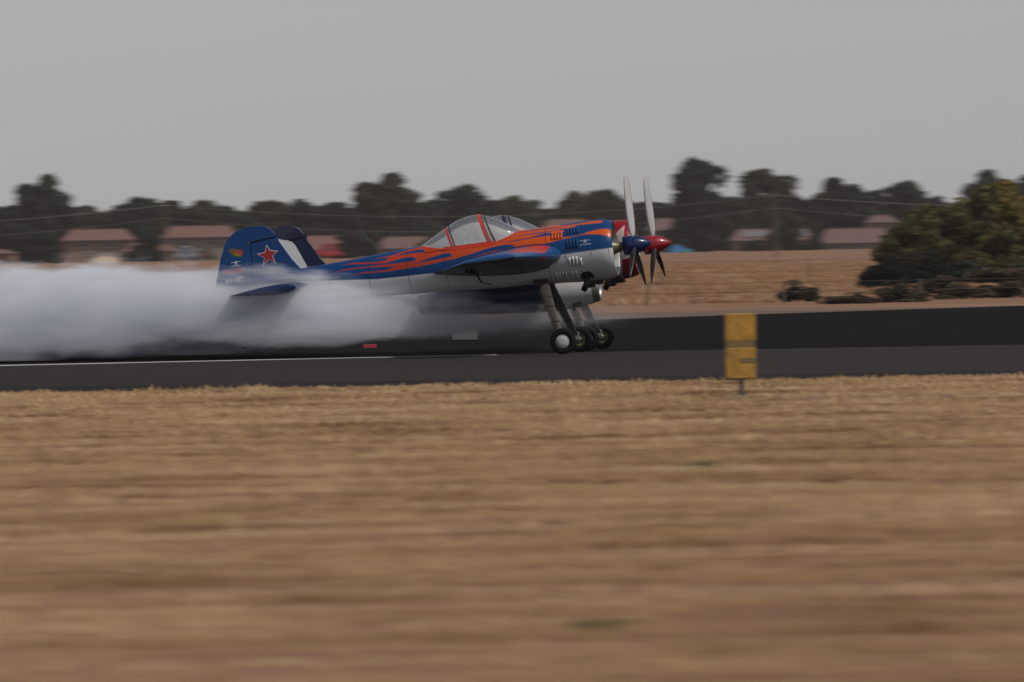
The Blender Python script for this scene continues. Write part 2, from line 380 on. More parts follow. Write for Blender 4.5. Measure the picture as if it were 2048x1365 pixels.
def section(x):
    """zc, half height, half width, exponent"""
    xe = min(x, XN)
    t_, b_, w_ = float(TOP(xe)), float(BOT(xe)), float(WID(xe))
    zc, hh = (t_ + b_) / 2, (t_ - b_) / 2
    if x > XN:
        s = (x - XN) / LIPL; k = math.sqrt(max(0.0, 1 - min(s, 1) ** 2.4)); k = .74 + .26 * k if s < 1 else .74
        hh *= k; w_ *= k
    return zc, hh, w_, float(NEXP(xe))
def surf_y(x, z):
    zc, hh, w_, n = section(x)
    q = 1 - min(.9999, abs((z - zc) / hh)) ** n
    return w_ * q ** (1 / n)
# --- cockpit sill and canopy top
SILL = smooth_interp(*curve([(843, 492), (862, 495.5), (885, 498), (903, 497.5), (940, 493), (980, 487.5), (1000, 483), (1020, 474), (1040, 461)]))
CTOP = smooth_interp(*curve([(843, 492), (868, 474), (890, 458), (912, 443), (937, 433), (960, 430), (985, 435.5), (1012, 447), (1040, 461)]))
XC0, XC1 = P(843, 492)[0], P(1039, 461)[0]

def inpoly(X, Z, poly):
    c = np.zeros(X.shape, bool); n = len(poly)
    for i in range(n):
        x1, z1 = poly[i]; x2, z2 = poly[(i + 1) % n]
        if z1 == z2: continue
        k = ((z1 > Z) != (z2 > Z)) & (X < (x2 - x1) * (Z - z1) / (z2 - z1) + x1)
        c ^= k
    return c
PY = -0.36
def PL(pts, y=PY): return [P(a, b, y) for a, b in pts]
DIV = sorted(PL([(400, 594), (500, 578), (600, 563), (640, 562), (752, 559), (871, 546), (960, 535), (1060, 519), (1125, 509), (1175, 502)], -.40) + PL([(1232, 494.5), (1260, 490.5)], -.44))
MAIN = PL([(836, 494), (849, 493), (858, 480), (1040, 450), (1100, 447), (1121, 452.5), (1147, 450.5), (1151, 452.3), (1147, 454.5), (1121, 458.5), (1100, 461.5), (1116, 460.8), (1126, 461.3), (1129, 463.6), (1123, 466), (1100, 469), (1105, 473),
           (1125, 475), (1141, 474), (1141, 475.5), (1121, 480.5), (1105, 484.6), (1090, 488), (1054, 494), (1028, 497), (981, 499), (951, 505.5), (937, 510), (911, 518), (900, 520), (856, 530), (805, 538.6), (768, 544.5), (724, 547.4), (695, 553), (724, 545), (768, 541.5), (790, 534),
           (776, 533.5), (732, 535.7), (688, 541), (658, 547), (688, 538.6), (732, 533.5), (761, 530.5), (768, 527), (746, 528), (702, 529), (682, 531), (702, 526), (746, 525), (768, 522), (776, 516), (783, 514), (776, 515), (743, 519.5), (782, 511), (811, 500.5), (828, 497)])
STREAKI = PL([(1040, 459.5), (1100, 453.5), (1151, 448.6), (1172, 444.4), (1190, 441.6), (1201, 441.9), (1204, 444.2), (1200, 446.4), (1187, 447.2), (1162, 449.8), (1120, 453.2), (1060, 461)])
STREAKN = PL([(1141, 474), (1162, 470), (1177, 464.5), (1198, 458.7), (1213, 458), (1223, 461), (1240, 468), (1240, 482), (1228, 476), (1213, 472), (1198, 469), (1177, 469), (1162, 471), (1141, 475.5)])
STREAKE = PL([(946, 516), (968, 508.5), (990, 502), (1016, 498.4), (1060, 495.5), (1060, 497.5), (1025, 501), (990, 505), (968, 511)])
BLUES = [PL(q) for q in (
    [(776, 516), (783, 514.5), (812, 504), (834, 499.4), (846, 499.8), (849.5, 502.5), (846, 505), (834, 505.8), (812, 508.5)],
    [(761, 530), (768, 527), (798, 518), (817, 514.3), (828, 515.5), (831.5, 519.3), (828, 522.5), (820, 524), (790, 527.7)],
    [(788, 533.6), (812, 531.2), (834, 525.6), (856, 517.5), (878, 510), (893, 506.2), (901, 507), (904.5, 510.7), (901, 514), (893, 515.5), (867, 521), (823, 529)],
    [(951, 505.5), (966, 500), (981, 496), (1000, 491.5), (1016, 489.5), (1026, 490), (1029.5, 493), (1026, 495.5), (1016, 497), (990, 500.2), (970, 504.5)],
    [(995, 486), (1034, 480.3), (1061, 475), (1086, 467.8), (1100, 466), (1122, 467.5), (1141, 474.5), (1120, 473.5), (1096, 471.5), (1061, 477.3), (1034, 482.6)],
    [(1014, 477), (1054, 468.4), (1094, 463.6), (1115, 460.3), (1094, 465.8), (1054, 470.4)],
    [(1030, 466), (1064, 459.5), (1110, 455.2), (1150, 450), (1110, 457), (1064, 461.8)],
    [(838, 494), (843, 491), (856, 494.5), (850, 497), (840, 496.8)],
)]
def livery_near(X, Z):
    C = np.empty(X.shape + (3,)); C[:] = BLUE
    dx = np.array([d[0] for d in DIV]); dz = np.array([d[1] for d in DIV])
    k = np.clip((X - P(650, 530)[0]) / (P(1130, 500)[0] - P(650, 530)[0]), 0, 1)[..., None]
    OR = np.array(RED) * (1 - k) + np.array(ORANGE) * k
    for pl in (MAIN, STREAKI, STREAKN, STREAKE):
        m = inpoly(X, Z, pl); C[m] = OR[m]
    for pl in BLUES: C[inpoly(X, Z, pl)] = BLUE
    low = Z < np.interp(X, dx, dz); C[low] = WHITE
    return C
def star_pts(cx, cz, r, rot=0, k=.40):
    return [(cx + (r if i % 2 == 0 else r * k) * math.sin(rot + i * math.pi / 5), cz + (r if i % 2 == 0 else r * k) * math.cos(rot + i * math.pi / 5)) for i in range(10)]
fs = P(1226, 505, SEP - .5)
STAR_F = star_pts(fs[0], fs[1], .50, rot=R(100)); STAR_F2 = star_pts(fs[0], fs[1], .44, rot=R(100))
XCOWL = P(1101, 508)[0]
def livery_far(X, Z):
    C = np.empty(X.shape + (3,)); C[:] = NAVY
    dx = np.array([d[0] for d in DIV]); dz = np.array([d[1] for d in DIV])
    C[Z < np.interp(X, dx, dz)] = WHITE
    C[X > XCOWL] = CRIMSON
    m = inpoly(X, Z, STAR_F); C[m] = (.55, .5, .5)
    m = inpoly(X, Z, STAR_F2); C[m] = (.30, .29, .30)
    return C

def body(name, x0, x1, dx, nr, yoff, livery, parent, hole=False, proud=0.0, lip=False, label=None):
    nx = max(2, int(round((x1 - x0) / dx))); X = np.linspace(x0, x1, nx + 1)
    th = np.linspace(0, 2 * math.pi, nr, endpoint=False)
    V = []; 
    for x in X:
        zc, hh, w_, n = section(x); hh += proud; w_ += proud
        c, s = np.cos(th), np.sin(th)
        y = w_ * np.sign(c) * np.abs(c) ** (2 / n); z = zc + hh * np.sign(s) * np.abs(s) ** (2 / n)
        V.append(np.stack([np.full(nr, x), y, z], 1))
    V = np.array(V)
    XX, ZZ = V[..., 0], V[..., 2]
    C = 0; hx = (x1 - x0) / nx
    offs = [(a + .5) / 4 - .5 for a in range(4)]
    for ox in offs:
        for oz in offs: C = C + livery(XX.ravel() + ox * hx * 1.1, ZZ.ravel() + oz * .013)
    C = (C / 16).reshape(-1, 3)
    idx = np.arange((nx + 1) * nr).reshape(nx + 1, nr)
    a = idx[:-1]; b = idx[1:]
    F = np.stack([a, b, np.roll(b, -1, 1), np.roll(a, -1, 1)], -1)
    keep = np.ones(F.shape[:2], bool)
    if hole:
        zc_ = (ZZ[:-1] + ZZ[1:]) / 2; xc_ = (XX[:-1] + XX[1:]) / 2
        sl = SILL(np.clip(xc_, XC0, XC1))
        keep = ~((xc_ > XC0 + .03) & (xc_ < XC1 - .03) & (zc_ > sl))
    F = F[keep]
    V = V.reshape(-1, 3) + np.array([0, yoff, 0])
    VL = V.tolist(); FL = F.tolist(); CL = C
    if lip:   # roll the cowl edge inward
        last = idx[-1]; prev = last; zc, hh, w_, n = section(x1)
        for dxx, k in ((.006, .985), (.004, .965), (-.02, .945), (-.16, .93), (-.35, .93)):
            cur = []
            for j in range(nr):
                vx, vy, vz = VL[last[j]]
                VL.append([vx + dxx, yoff + (vy - yoff) * k, zc + (vz - zc) * k]); cur.append(len(VL) - 1)
            for j in range(nr): FL.append([int(prev[j]), cur[j], cur[(j + 1) % nr], int(prev[(j + 1) % nr])])
            prev = cur
            colr = CL[last] if dxx > 0 else np.tile(np.array([[.5, .5, .5]]), (nr, 1))
            CL = np.vstack([CL, colr])
    else:
        pass
    if not lip and name == 'fuselage':
        FL.append([int(v) for v in idx[0][::-1]])
    me = bpy.data.meshes.new(name); me.from_pydata(VL, [], FL); me.update()
    me.polygons.foreach_set('use_smooth', [True] * len(me.polygons))
    at = me.attributes.new('paint', 'FLOAT_COLOR', 'POINT')
    at.data.foreach_set('color', np.hstack([CL, np.ones((len(CL), 1))]).astype(np.float32).ravel())
    o = link(name, me, parent, [M_paint])
    if label: o['label'] = label
    return o
fus_n = body('fuselage', XT, XCOWL - .004, .010, 300, 0, livery_near, plane, hole=True, label='near fuselage, blue with orange flames over a white belly')
cow_n = body('cowling', XCOWL + .004, XEND, .008, 320, 0, livery_near, plane, proud=.004, lip=True, label='near engine cowling, blue over white with an orange flame')
fus_f = body('fuselage', XT, XCOWL - .004, .03, 120, SEP, livery_far, plane, hole=True, label='far fuselage, dark navy over white')
cow_f = body('cowling', XCOWL + .004, XEND, .012, 200, SEP, livery_far, plane, proud=.004, lip=True, label='far engine cowling, crimson with a large grey star')

# --- engine front inside each cowling, spinner, propeller
def hubM(yoff): 
    zc = section(XEND)[0]
    return Matrix.Translation((0, yoff, P(1266, 489)[1])), zc
ZP = P(1270, 489.5)[1]          # thrust line height (local)
XS0 = P(1247, 492)[0]; XS1 = P(1304.5, 485)[0]
for yoff, spm, lab in ((0, M_dkblue, 'dark blue spinner of the near propeller'), (SEP, M_crim, 'crimson spinner of the far propeller')):
    T = Matrix.Translation((0, yoff, ZP)); zc, hh, w_, n = section(XEND)
    bm = bmesh.new()
    Tc = Matrix.Translation((0, yoff, zc))
    # gill ring behind the opening: dished plate with cylinders
    lathe(bm, [(XEND - .22, .40), (XEND - .20, .30), (XEND - .17, .14), (XEND - .17, 0)], Tc, 36)
    eng = bm_obj('engine', bm, M_engine, plane, True)
    for k in range(9):
        a = k * 2 * math.pi / 9 + .2; bm = bmesh.new()
        c0 = Vector((XEND - .13, yoff + .12 * math.cos(a), zc + .12 * math.sin(a))); c1 = Vector((XEND - .13, yoff + .34 * math.cos(a), zc + .34 * math.sin(a)))
        pts = []; rads = []
        for q in range(13): pts.append(c0.lerp(c1, q / 12)); rads.append(.055 if q % 2 else .068)
        tube(bm, pts, rads, 10); bm_obj('cylinder', bm, M_engine, eng, True)
    bm = bmesh.new(); lathe(bm, [(XEND - .16, .16), (XEND - .07, .15), (XEND - .01, .11), (XS0 - .03, .075), (XS0 + .01, .07)], Tc.lerp(T, .6), 24)
    bm_obj('gearcase', bm, M_gold, eng, True)
    bm = bmesh.new(); Ls = XS1 - XS0; r0 = .158
    prof = [(XS0, 0), (XS0, r0 * .93), (XS0 + .004, r0), (XS0 + .30 * Ls, r0 * 1.0), (XS0 + .31 * Ls, r0 * .985)]
    for i in range(1, 19):
        s = i / 18; prof.append((XS0 + Ls * (.32 + .68 * s), max(0, r0 * .99 * (1 - s ** 1.75) ** .92)))
    prof[-1] = (XS1, 0)
    lathe(bm, prof, T, 48)
    sp = bm_obj('spinner', bm, spm, plane, True); sp['label'] = lab
    # propeller: three blades at rest
    for k in range(3):
        ang = {0: R(-4), SEP: R(3)}[yoff] + k * R(120)
        rad = 1.20; NB = 26; V = []; F = []
        for i in range(NB + 1):
            s = i / NB; r = .09 + (rad - .09) * s
            ch = .10 + .13 * math.sin(min(1, s * 1.5) * math.pi / 2) - .075 * s
            if s > .86: ch *= math.sqrt(max(0.02, 1 - ((s - .86) / .14) ** 2))
            if s < .12: ch *= .5 + .5 * s / .12
            th_ = (.14 * (1 - s) ** 2 + .045) * ch + .004; tw = R(58 - 36 * s)
            for (u, v) in ((-.5, 0), (-.3, .8), (0, 1), (.3, .7), (.5, 0), (.3, -.25), (0, -.3), (-.3, -.25)):
                a_ = u * ch; b_ = v * th_
                tx = a_ * math.sin(tw) + b_ * math.cos(tw); ty = a_ * math.cos(tw) - b_ * math.sin(tw)
                q = Vector((tx, ty, r)); q.rotate(Euler((ang, 0, 0)))
                V.append((XS0 + .17 + q.x, yoff + q.y, ZP + q.z))
        mi = []
        for i in range(NB):
            for j in range(8):
                F.append((i * 8 + j, i * 8 + (j + 1) % 8, (i + 1) * 8 + (j + 1) % 8, (i + 1) * 8 + j)); mi.append(0 if j < 4 else 1)
        F.append(tuple(NB * 8 + j for j in range(8))); mi.append(0)
        F.append(tuple(j for j in range(7, -1, -1))); mi.append(0)
        mesh('propeller_blade', V, F, [M_blade, M_bladeback], plane, True, mi)

# --- patches draped on the near side of a cowling
def patch(name, x0, x1, z0, z1, hf, mat, yoff, nu=6, nv=9, skew=0.0, parent=None):
    V = []; F = []
    for j in range(nv):
        v = j / (nv - 1)
        for i in range(nu):
            u = i / (nu - 1); x = x0 + (x1 - x0) * u + skew * (v - .5); z = z0 + (z1 - z0) * v
            y = surf_y(x, z) + .005; e = 1e-3
            ny = Vector((-(surf_y(x + e, z) - surf_y(x, z)) / e, 1, -(surf_y(x, z + e) - surf_y(x, z)) / e)).normalized()
            q = Vector((x, y, z)) + ny * hf(u, v); V.append((q.x, yoff - q.y, q.z))
    for j in range(nv - 1):
        for i in range(nu - 1): F.append((j * nu + i, j * nu + i + 1, (j + 1) * nu + i + 1, (j + 1) * nu + i))
    return mesh(name, V, F, [mat], parent, True)
def louvre(px, y0, y1, wpx, mat, yoff=0.0, cow=None):
    wpx *= 1.08; a = P(px - wpx / 2, (y0 + y1) / 2, yoff - .48); b = P(px + wpx / 2, (y0 + y1) / 2, yoff - .48)
    t_ = P(px, y0, yoff - .46)[1]; b2 = P(px, y1, yoff - .46)[1]
    def hf(u, v):
        e = min(1, min(v, 1 - v) * 5.5) ** .6
        return (.036 * math.sin((1 - u) ** .0 * math.pi * (0.10 + .62 * u)) * (1 if u > .02 else .0) * e * (1.0 if u < .97 else .35)) - .002
    wl_ = b[0] - a[0]
    patch('louvre_slot', b[0] - wl_ * .02, b[0] + wl_ * .13, b2 + .012, t_ - .012, lambda u, v: .001, M_gap, yoff, 2, 7, parent=cow)
    return patch('louvre', a[0], b[0], b2, t_, hf, mat, yoff, 9, 9, parent=cow)
def louvres(yoff, mo, mb, mw, cow):
    for k in range(4): louvre(1103.5 + k * 5.9, 465.5 - k * .7, 481.5 - k * .7, 4.8, mo, yoff, cow)
    for k in range(4): louvre(1134 + k * 6.3, 457.5 - k * .9, 471.0 - k * .9, 5.2, mb, yoff, cow)
    for k in range(4): louvre(1135 + k * 6.3, 479.5 - k * .6, 499.0 - k * .6, 5.2, mb, yoff, cow)
    for k in range(4): louvre(1139.5 + k * 7.0 + (1.5 if k == 3 else 0), 515.5 - (2.2 if k in (1, 2) else 0) + (1 if k == 3 else 0), 534.0 - k * .5, 5.4, mw, yoff, cow)
    for k in range(4): louvre(1112.5 + k * 6.2, 545.0 - k * .5, 560.5 - k * .6, 5.0, mw, yoff, cow)
    for k in range(2): louvre(1144.5 + k * 6.8, 542.0 - k * .5, 557.0 - k * .6, 5.4, mw, yoff, cow)
louvres(0, M_orange, M_blue, M_white, cow_n)
for px, py in ((1131, 508), (1182, 501), (1217, 496.5)):      # latches on the joint line
    a = P(px - 1.2, py, -.5); b = P(px + 1.2, py + 8.5, -.5)
    patch('latch', a[0], b[0], b[1], a[1], lambda u, v: .006 if .1 < v < .9 and .1 < u < .9 else 0, M_metal, 0, 4, 6, parent=cow_n)
# joint line along the cowling, thin dark seam
a0, a1 = P(1108, 511.5, -.45), P(1229, 494.8, -.47)
V = []; F = []
for i in range(41):
    s = i / 40; x = a0[0] + (a1[0] - a0[0]) * s; z = a0[1] + (a1[1] - a0[1]) * s
    V += [(x, -surf_y(x, z) - .0065, z - .0025), (x, -surf_y(x, z) - .0065, z + .0025)]
    if i: F.append((2 * i - 2, 2 * i - 1, 2 * i + 1, 2 * i))
mesh('cowling_seam', V, F, [M_gap], cow_n)

# exhausts: oval opening and bent stack
for yoff, cw in ((0, cow_n), (SEP, cow_f)):
    c = P(1173, 553.5, -.42); y = surf_y(c[0], c[1])
    bm = bmesh.new(); V = []; 
    ring = [bm.verts.new((c[0] + .11 * math.cos(a), yoff - surf_y(c[0] + .11 * math.cos(a), c[1] + .085 * math.sin(a)) - .014, c[1] + .085 * math.sin(a))) for a in [2 * math.pi * k / 24 for k in range(24)]]
    cen = bm.verts.new((c[0], yoff - y - .020, c[1]))
    for k in range(24): bm.faces.new((ring[k], ring[(k + 1) % 24], cen))
    bm_obj('exhaust_opening', bm, M_gap, cw, True)
    bm = bmesh.new(); e = P(1166, 581, -.36)
    tube(bm, [(c[0] + .0, yoff - y + .12, c[1] + .01), (c[0], yoff - y - .01, c[1] - .03), (c[0] - .03, yoff - y - .02, c[1] - .12), (e[0], yoff - y + .03, e[1])], [.045, .047, .05, .05], 14)
    bm_obj('exhaust_pipe', bm, M_soot, cw, True)
    bm = bmesh.new(); c2 = P(1183, 566, 0); box(bm, (c2[0] + .05, yoff + .05, c2[1] + .02), (.30, .26, .12), bevel=.02)
    box(bm, (c2[0] - .02, yoff + .05, c2[1] - .05), (.12, .22, .06), bevel=.01)
    bm_obj('oil_cooler', bm, M_soot, cw)

# panel seams and a row of fasteners on the near body
def seam(px, py, parent, z0f=-.97, z1f=.97):
    x = P(px, py, -.35)[0]; zc, hh, w_, n = section(x); V = []; F = []
    for i in range(41):
        z = zc + hh * (z0f + (z1f - z0f) * i / 40); y = surf_y(x, z) + .0025
        if XC0 < x < XC1: z = min(z, float(SILL(x)) - .03); y = surf_y(x, z) + .0025
        V += [(x - .003, -y, z), (x + .003, -y, z)]
        if i: F.append((2 * i - 2, 2 * i - 1, 2 * i + 1, 2 * i))
    mesh('panel_seam', V, F, [M_gap], parent)
for px in (655, 735, 815, 893): seam(px, 540, fus_n)
for k in range(34):
    px = 640 + k * 13.0; z = float(np.interp(P(px, 540, -.4)[0], [d[0] for d in DIV], [d[1] for d in DIV])) - .03; x = P(px, 560, -.4)[0]
    if x < XCOWL - .05:
        bm = bmesh.new(); bmesh.ops.create_icosphere(bm, subdivisions=1, radius=.006, matrix=Matrix.Translation((x, -surf_y(x, z), z))); bm_obj('fastener', bm, M_metal, fus_n)

# small white aeroplane emblem + lettering (flat print)
def text_obj(s, size, origin, ang, mat, parent, bold=0.0, align='LEFT', shear=0.0, sx=1.0, tilt=0.0):
    cu = bpy.data.curves.new('lettering', 'FONT'); cu.body = s; cu.size = size; cu.align_x = align; cu.offset = bold; cu.shear = shear
    cu.resolution_u = 3
    o = bpy.data.objects.new('tmp', cu); COL.objects.link(o)
    bpy.context.view_layer.update()
    me = bpy.data.meshes.new_from_object(o.evaluated_get(bpy.context.evaluated_depsgraph_get()))
    bpy.data.objects.remove(o)
    me.transform(Matrix.Diagonal((sx, 1, 1, 1)))
    me.transform(Matrix.Rotation(R(90) + tilt, 4, 'X')); me.transform(Matrix.Rotation(-ang, 4, 'Y')); me.transform(Matrix.Translation(origin))
    return link('lettering', me, parent, [mat])
def emblem(cx, cz, y, s, parent, ang):
    bm = bmesh.new()
    def poly(pts):
        ca, sa = math.cos(ang), math.sin(ang)
        bm.faces.new([bm.verts.new((cx + (a * ca - b * sa) * s, y, cz + (a * sa + b * ca) * s)) for a, b in pts])
    poly([(-1, .18), (1, .22), (1, .32), (-1, .28)])
    poly([(.26 * math.cos(k * math.pi / 8), .26 * math.sin(k * math.pi / 8) + .2) for k in range(16)])
    for sg in (-1, 1):
        poly([(sg * .08, 0), (sg * .2, .05), (sg * .34, -.3), (sg * .2, -.3)])
        poly([(sg * .26 + .11 * math.cos(k * math.pi / 6), -.36 + .16 * math.sin(k * math.pi / 6)) for k in range(12)])
    return bm_obj('aeroplane_emblem', bm, M_print, parent)
LA = R(6.2) * 0
c = P(1170, 484, -.5); emblem(c[0], c[1], -surf_y(c[0], c[1]) - .010, .088, cow_n, R(-1))
c = P(1160, 491.6, -.5); text_obj('FLY THE DREAM', .026, (c[0], -surf_y(c[0], c[1]) - .009, c[1]), 0, M_print, cow_n, .001, sx=1.0)

# --- canopy, frames, cockpit
def wsill(x): return surf_y(x, float(SILL(x)))
def canopy_pt(x, a):       # a: 0 right sill .. pi left sill
    zs_ = float(SILL(x)); h = max(0, float(CTOP(x)) - zs_); wv = wsill(x)
    c, s = math.cos(a), math.sin(a)
    return Vector((x, -wv * (1 if c > 0 else -1) * abs(c) ** .9, zs_ + h * abs(s) ** .95))
def cockpit(yoff, fm, inner, pilot_here):
    nx, na = 90, 40; V = []; F = []
    for i in range(nx + 1):
        x = XC0 + (XC1 - XC0) * i / nx
        for j in range(na + 1):
            q = canopy_pt(x, math.pi * j / na); V.append((q.x, q.y + yoff, q.z))
    for i in range(nx):
        for j in range(na): F.append((i * (na + 1) + j, i * (na + 1) + j + 1, (i + 1) * (na + 1) + j + 1, (i + 1) * (na + 1) + j))
    mesh('canopy_glass', V, F, [M_glass], plane)
    def hoop(ptop, pbot, wd, mat, off=.006, th=.018, name='canopy_frame'):
        xt, xb = P(ptop, 445)[0], P(pbot, 490, -.3)[0]; V = []; F = []; n = 48
        for j in range(n + 1):
            a = math.pi * j / n; k = math.sin(a) ** 1.0; x = xb + (xt - xb) * k
            for dx_, r in ((-wd / 2, off), (wd / 2, off), (wd / 2, off - th), (-wd / 2, off - th)):
                q = canopy_pt(min(max(x + dx_, XC0 + .01), XC1 - .01), a); zc = float(SILL(x)); c = Vector((q.x, 0, zc - .1)); d = (q - c); d.x = 0; d.normalize()
                q = q + d * r; V.append((q.x, q.y + yoff, q.z))
        for j in range(n):
            for k in range(4): F.append((j * 4 + k, j * 4 + (k + 1) % 4, (j + 1) * 4 + (k + 1) % 4, (j + 1) * 4 + k))
        mesh(name, V, F, [mat], plane, False)
    hoop(891, 905.5, .035, fm); hoop(960.5, 980, .055, fm); hoop(965.5, 985, .008, M_gap, .0085, .02, 'canopy_seal')
    hoop(896.5, 911, .022, inner, .004, .02, 'inner_hoop'); hoop(971.5, 992, .035, inner, .004, .03, 'inner_hoop')
    # sill rails, both sides
    for sg in (-1, 1):
        V = []; F = []; n = 80; xa, xb = P(889, 498, -.3)[0], P(986, 487, -.3)[0]
        for i in range(n + 1):
            x = xa + (xb - xa) * i / n; z = float(SILL(x)); yy = surf_y(x, z)
            V += [(x, yoff + sg * (surf_y(x, z - .028) + .008), z - .028), (x, yoff + sg * (yy + .010), z + .0), (x, yoff + sg * (yy + .002), z + .035), (x, yoff + sg * (yy - .03), z + .035), (x, yoff + sg * (yy - .03), z - .028)]
            if i:
                for k in range(5): a = (i - 1) * 5; F.append((a + k, a + (k + 1) % 5, a + 5 + (k + 1) % 5, a + 5 + k))
        mesh('canopy_rail', V, F, [fm], plane, False)
        V = []; F = []; n = 120
        for i in range(n + 1):       # sill trim around the whole opening
            x = XC0 + (XC1 - XC0) * i / n; z = float(SILL(x)); yy = surf_y(x, z)
            V += [(x, yoff + sg * (surf_y(x, z - .02) + .005), z - .02), (x, yoff + sg * (yy + .007), z + .006), (x, yoff + sg * max(0, yy - .025), z + .012)]
            if i:
                for k in range(2): a = (i - 1) * 3; F.append((a + k, a + k + 1, a + 4 + k, a + 3 + k))
        mesh('canopy_sill', V, F, [fm], plane, False)
    # tub
    bm = bmesh.new(); xa, xb = P(875, 500)[0], P(1020, 480)[0]; zf = float(SILL((xa + xb) / 2)) - .62
    pr = []
    for i in range(9):
        x = xa + (xb - xa) * i / 8; z = float(SILL(x)) - .015; yy = surf_y(x, z) - .03
        pr.append([(x, -yy, z), (x, -yy * .85, zf), (x, yy * .85, zf), (x, yy, z)])
    vs = [[bm.verts.new((a, b + yoff, c)) for a, b, c in r] for r in pr]
    for r0_, r1_ in zip(vs, vs[1:]):
        for k in range(3): bm.faces.new((r0_[k], r0_[k + 1], r1_[k + 1], r1_[k]))
    bm.faces.new(vs[0]); bm.faces.new(vs[-1]); bm_obj('cockpit_tub', bm, M_dark, plane)
    # rear deck with a hump, seat, roll bar, instrument hood
    bm = bmesh.new(); d0 = P(862, 493); d1 = P(900, 487)
    prism(bm, [(d0[0], d0[1] - .06), (d1[0], d1[1] - .12), (d1[0], d1[1] + .0), (d0[0] + .1, d0[1] - .01)], yoff - .19, yoff + .19, .01)
    bm_obj('rear_deck', bm, M_leg, plane)
    sx, sz = P(928, 492)
    bm = bmesh.new(); rt = Matrix.Rotation(R(-14), 3, 'Y')
    box(bm, (sx, yoff, sz - .20), (.10, .40, .52), rt, .03); box(bm, (sx + .24, yoff, sz - .42), (.46, .40, .10), None, .03); box(bm, (sx - .04, yoff, sz + .10), (.07, .20, .14), rt, .03)
    bm_obj('seat', bm, M_dark, plane, True)
    bm = bmesh.new(); hx, hz = P(1003, 479)
    lathe(bm, [(-.16, .22), (0, .24), (.10, .20), (.12, 0)], Matrix.Translation((hx, yoff, hz - .12)), 24); bm_obj('instrument_hood', bm, M_dark, plane, True)
    bm = bmesh.new(); bx, bz = P(948, 478); w_ = .22
    tube(bm, [(bx + .12, yoff - w_, bz - .15), (bx + .03, yoff - w_ * .9, bz + .12), (bx, yoff - w_ * .5, bz + .22), (bx, yoff + w_ * .5, bz + .22), (bx + .03, yoff + w_ * .9, bz + .12), (bx + .12, yoff + w_, bz - .15)], .016, 8)
    tube(bm, [(bx + .12, yoff - w_, bz - .15), (bx - .12, yoff - w_, bz - .12), (bx, yoff - w_ * .5, bz + .22)], .014, 8)
    bm_obj('roll_bar', bm, M_leg, plane, True)
cockpit(0, M_red, M_leg, False)
cockpit(SEP, M_navy, M_navy, True)
# dark slide rail on the near side behind the cockpit
V = []; F = []
for i in range(31):
    a = P(844 + (902 - 844) * i / 30, 506.5 - 8 * i / 30, -.38); yy = surf_y(*a); wv = .006 + .005 * (i / 30)
    V += [(a[0], -yy - .006, a[1] - wv), (a[0], -yy - .010, a[1]), (a[0], -yy - .006, a[1] + wv * .6)]
    if i: F += [(3 * i - 3, 3 * i - 2, 3 * i + 1, 3 * i), (3 * i - 2, 3 * i - 1, 3 * i + 2, 3 * i + 1)]
mesh('canopy_slide_rail', V, F, [M_gap], fus_n)
# black camera on a bracket in the near cockpit
bm = bmesh.new(); cx, cz = P(934, 479, 0)
box(bm, (cx, 0, cz + .02), (.11, .06, .05), Matrix.Rotation(R(-8), 3, 'Y'), .01); box(bm, (cx - .05, 0, cz + .01), (.05, .05, .035), None, .008)
tube(bm, [(cx + .02, 0, cz), (cx + .03, 0, cz - .07), (cx - .01, .01, cz - .12)], .016, 8); tube(bm, [(cx + .02, 0, cz - .06), (cx + .09, 0, cz - .13)], .012, 8)
bm_obj('camera_mount', bm, M_black, plane)

# --- fins and rudders
FT = .035
RUD = [(508, 600), (500.2, 487), (494.2, 484.2), (553.2, 473.7), (549.5, 469), (546, 464.8), (541, 459.5), (536, 455.3), (529, 452.8), (522, 452), (516, 452), (502, 453.5), (488, 456.5), (478, 460.5), (471, 465), (464, 470.5), (458, 476), (453.5, 483), (450, 491), (441.5, 520), (434, 561), (429, 585), (432, 592), (440, 597)]
FIN = [(509.6, 600), (501.6, 488.0), (554.0, 475.7), (566, 498), (583, 518), (599, 538), (618, 550), (600, 580), (560, 590)]
for yoff, m, labf, labr in ((0, M_blue, 'bright blue fin with a white-edged red star', 'bright blue rudder with printed badges and registration'), (SEP, M_navy, 'dark navy fin with a white rounded panel', 'dark navy rudder')):
    bm = bmesh.new(); prism(bm, [P(*q) for q in FIN], yoff - FT, yoff + FT, .014); fin = bm_obj('fin', bm, m, plane); fin['label'] = labf
    bm = bmesh.new(); prism(bm, [P(*q) for q in RUD], yoff - FT, yoff + FT, .014); rud = bm_obj('rudder', bm, m, plane); rud['label'] = labr
    bm = bmesh.new(); prism(bm, [P(*q) for q in [(515, 590), (507, 498), (560, 490), (553, 468), (520, 470), (490, 476), (492, 500), (498, 590)]], yoff - .012, yoff + .012); bm_obj('hinge_web', bm, M_gap, fin)
    bm = bmesh.new(); c = P(497, 486.5); box(bm, (c[0], yoff, c[1]), (.045, .085, .035), None, .006); bm_obj('hinge_bracket', bm, M_leg, fin)
    if yoff == 0: FN, RN = fin, rud
    else: FF = fin
def flat(name, pts, y, mat, parent, raw=False):
    bm = bmesh.new(); q = pts if raw else [P(a[0], a[1], y) for a in pts]
    bm.faces.new([bm.verts.new((x, y, z)) for x, z in q]); bm.normal_update(); bmesh.ops.triangulate(bm, faces=bm.faces[:])
    me = bpy.data.meshes.new(name); bm.to_mesh(me); bm.free(); return link(name, me, parent, [mat])
yd = -FT - .003
ST = [(533, 489.4), (540.7, 500.6), (556.5, 502), (545.8, 511.8), (551.7, 528.8), (538.3, 519.6), (525.4, 532.6), (528.2, 517), (513.5, 508), (529.4, 504.8)]
flat('star_border', ST, yd, M_print, FN)
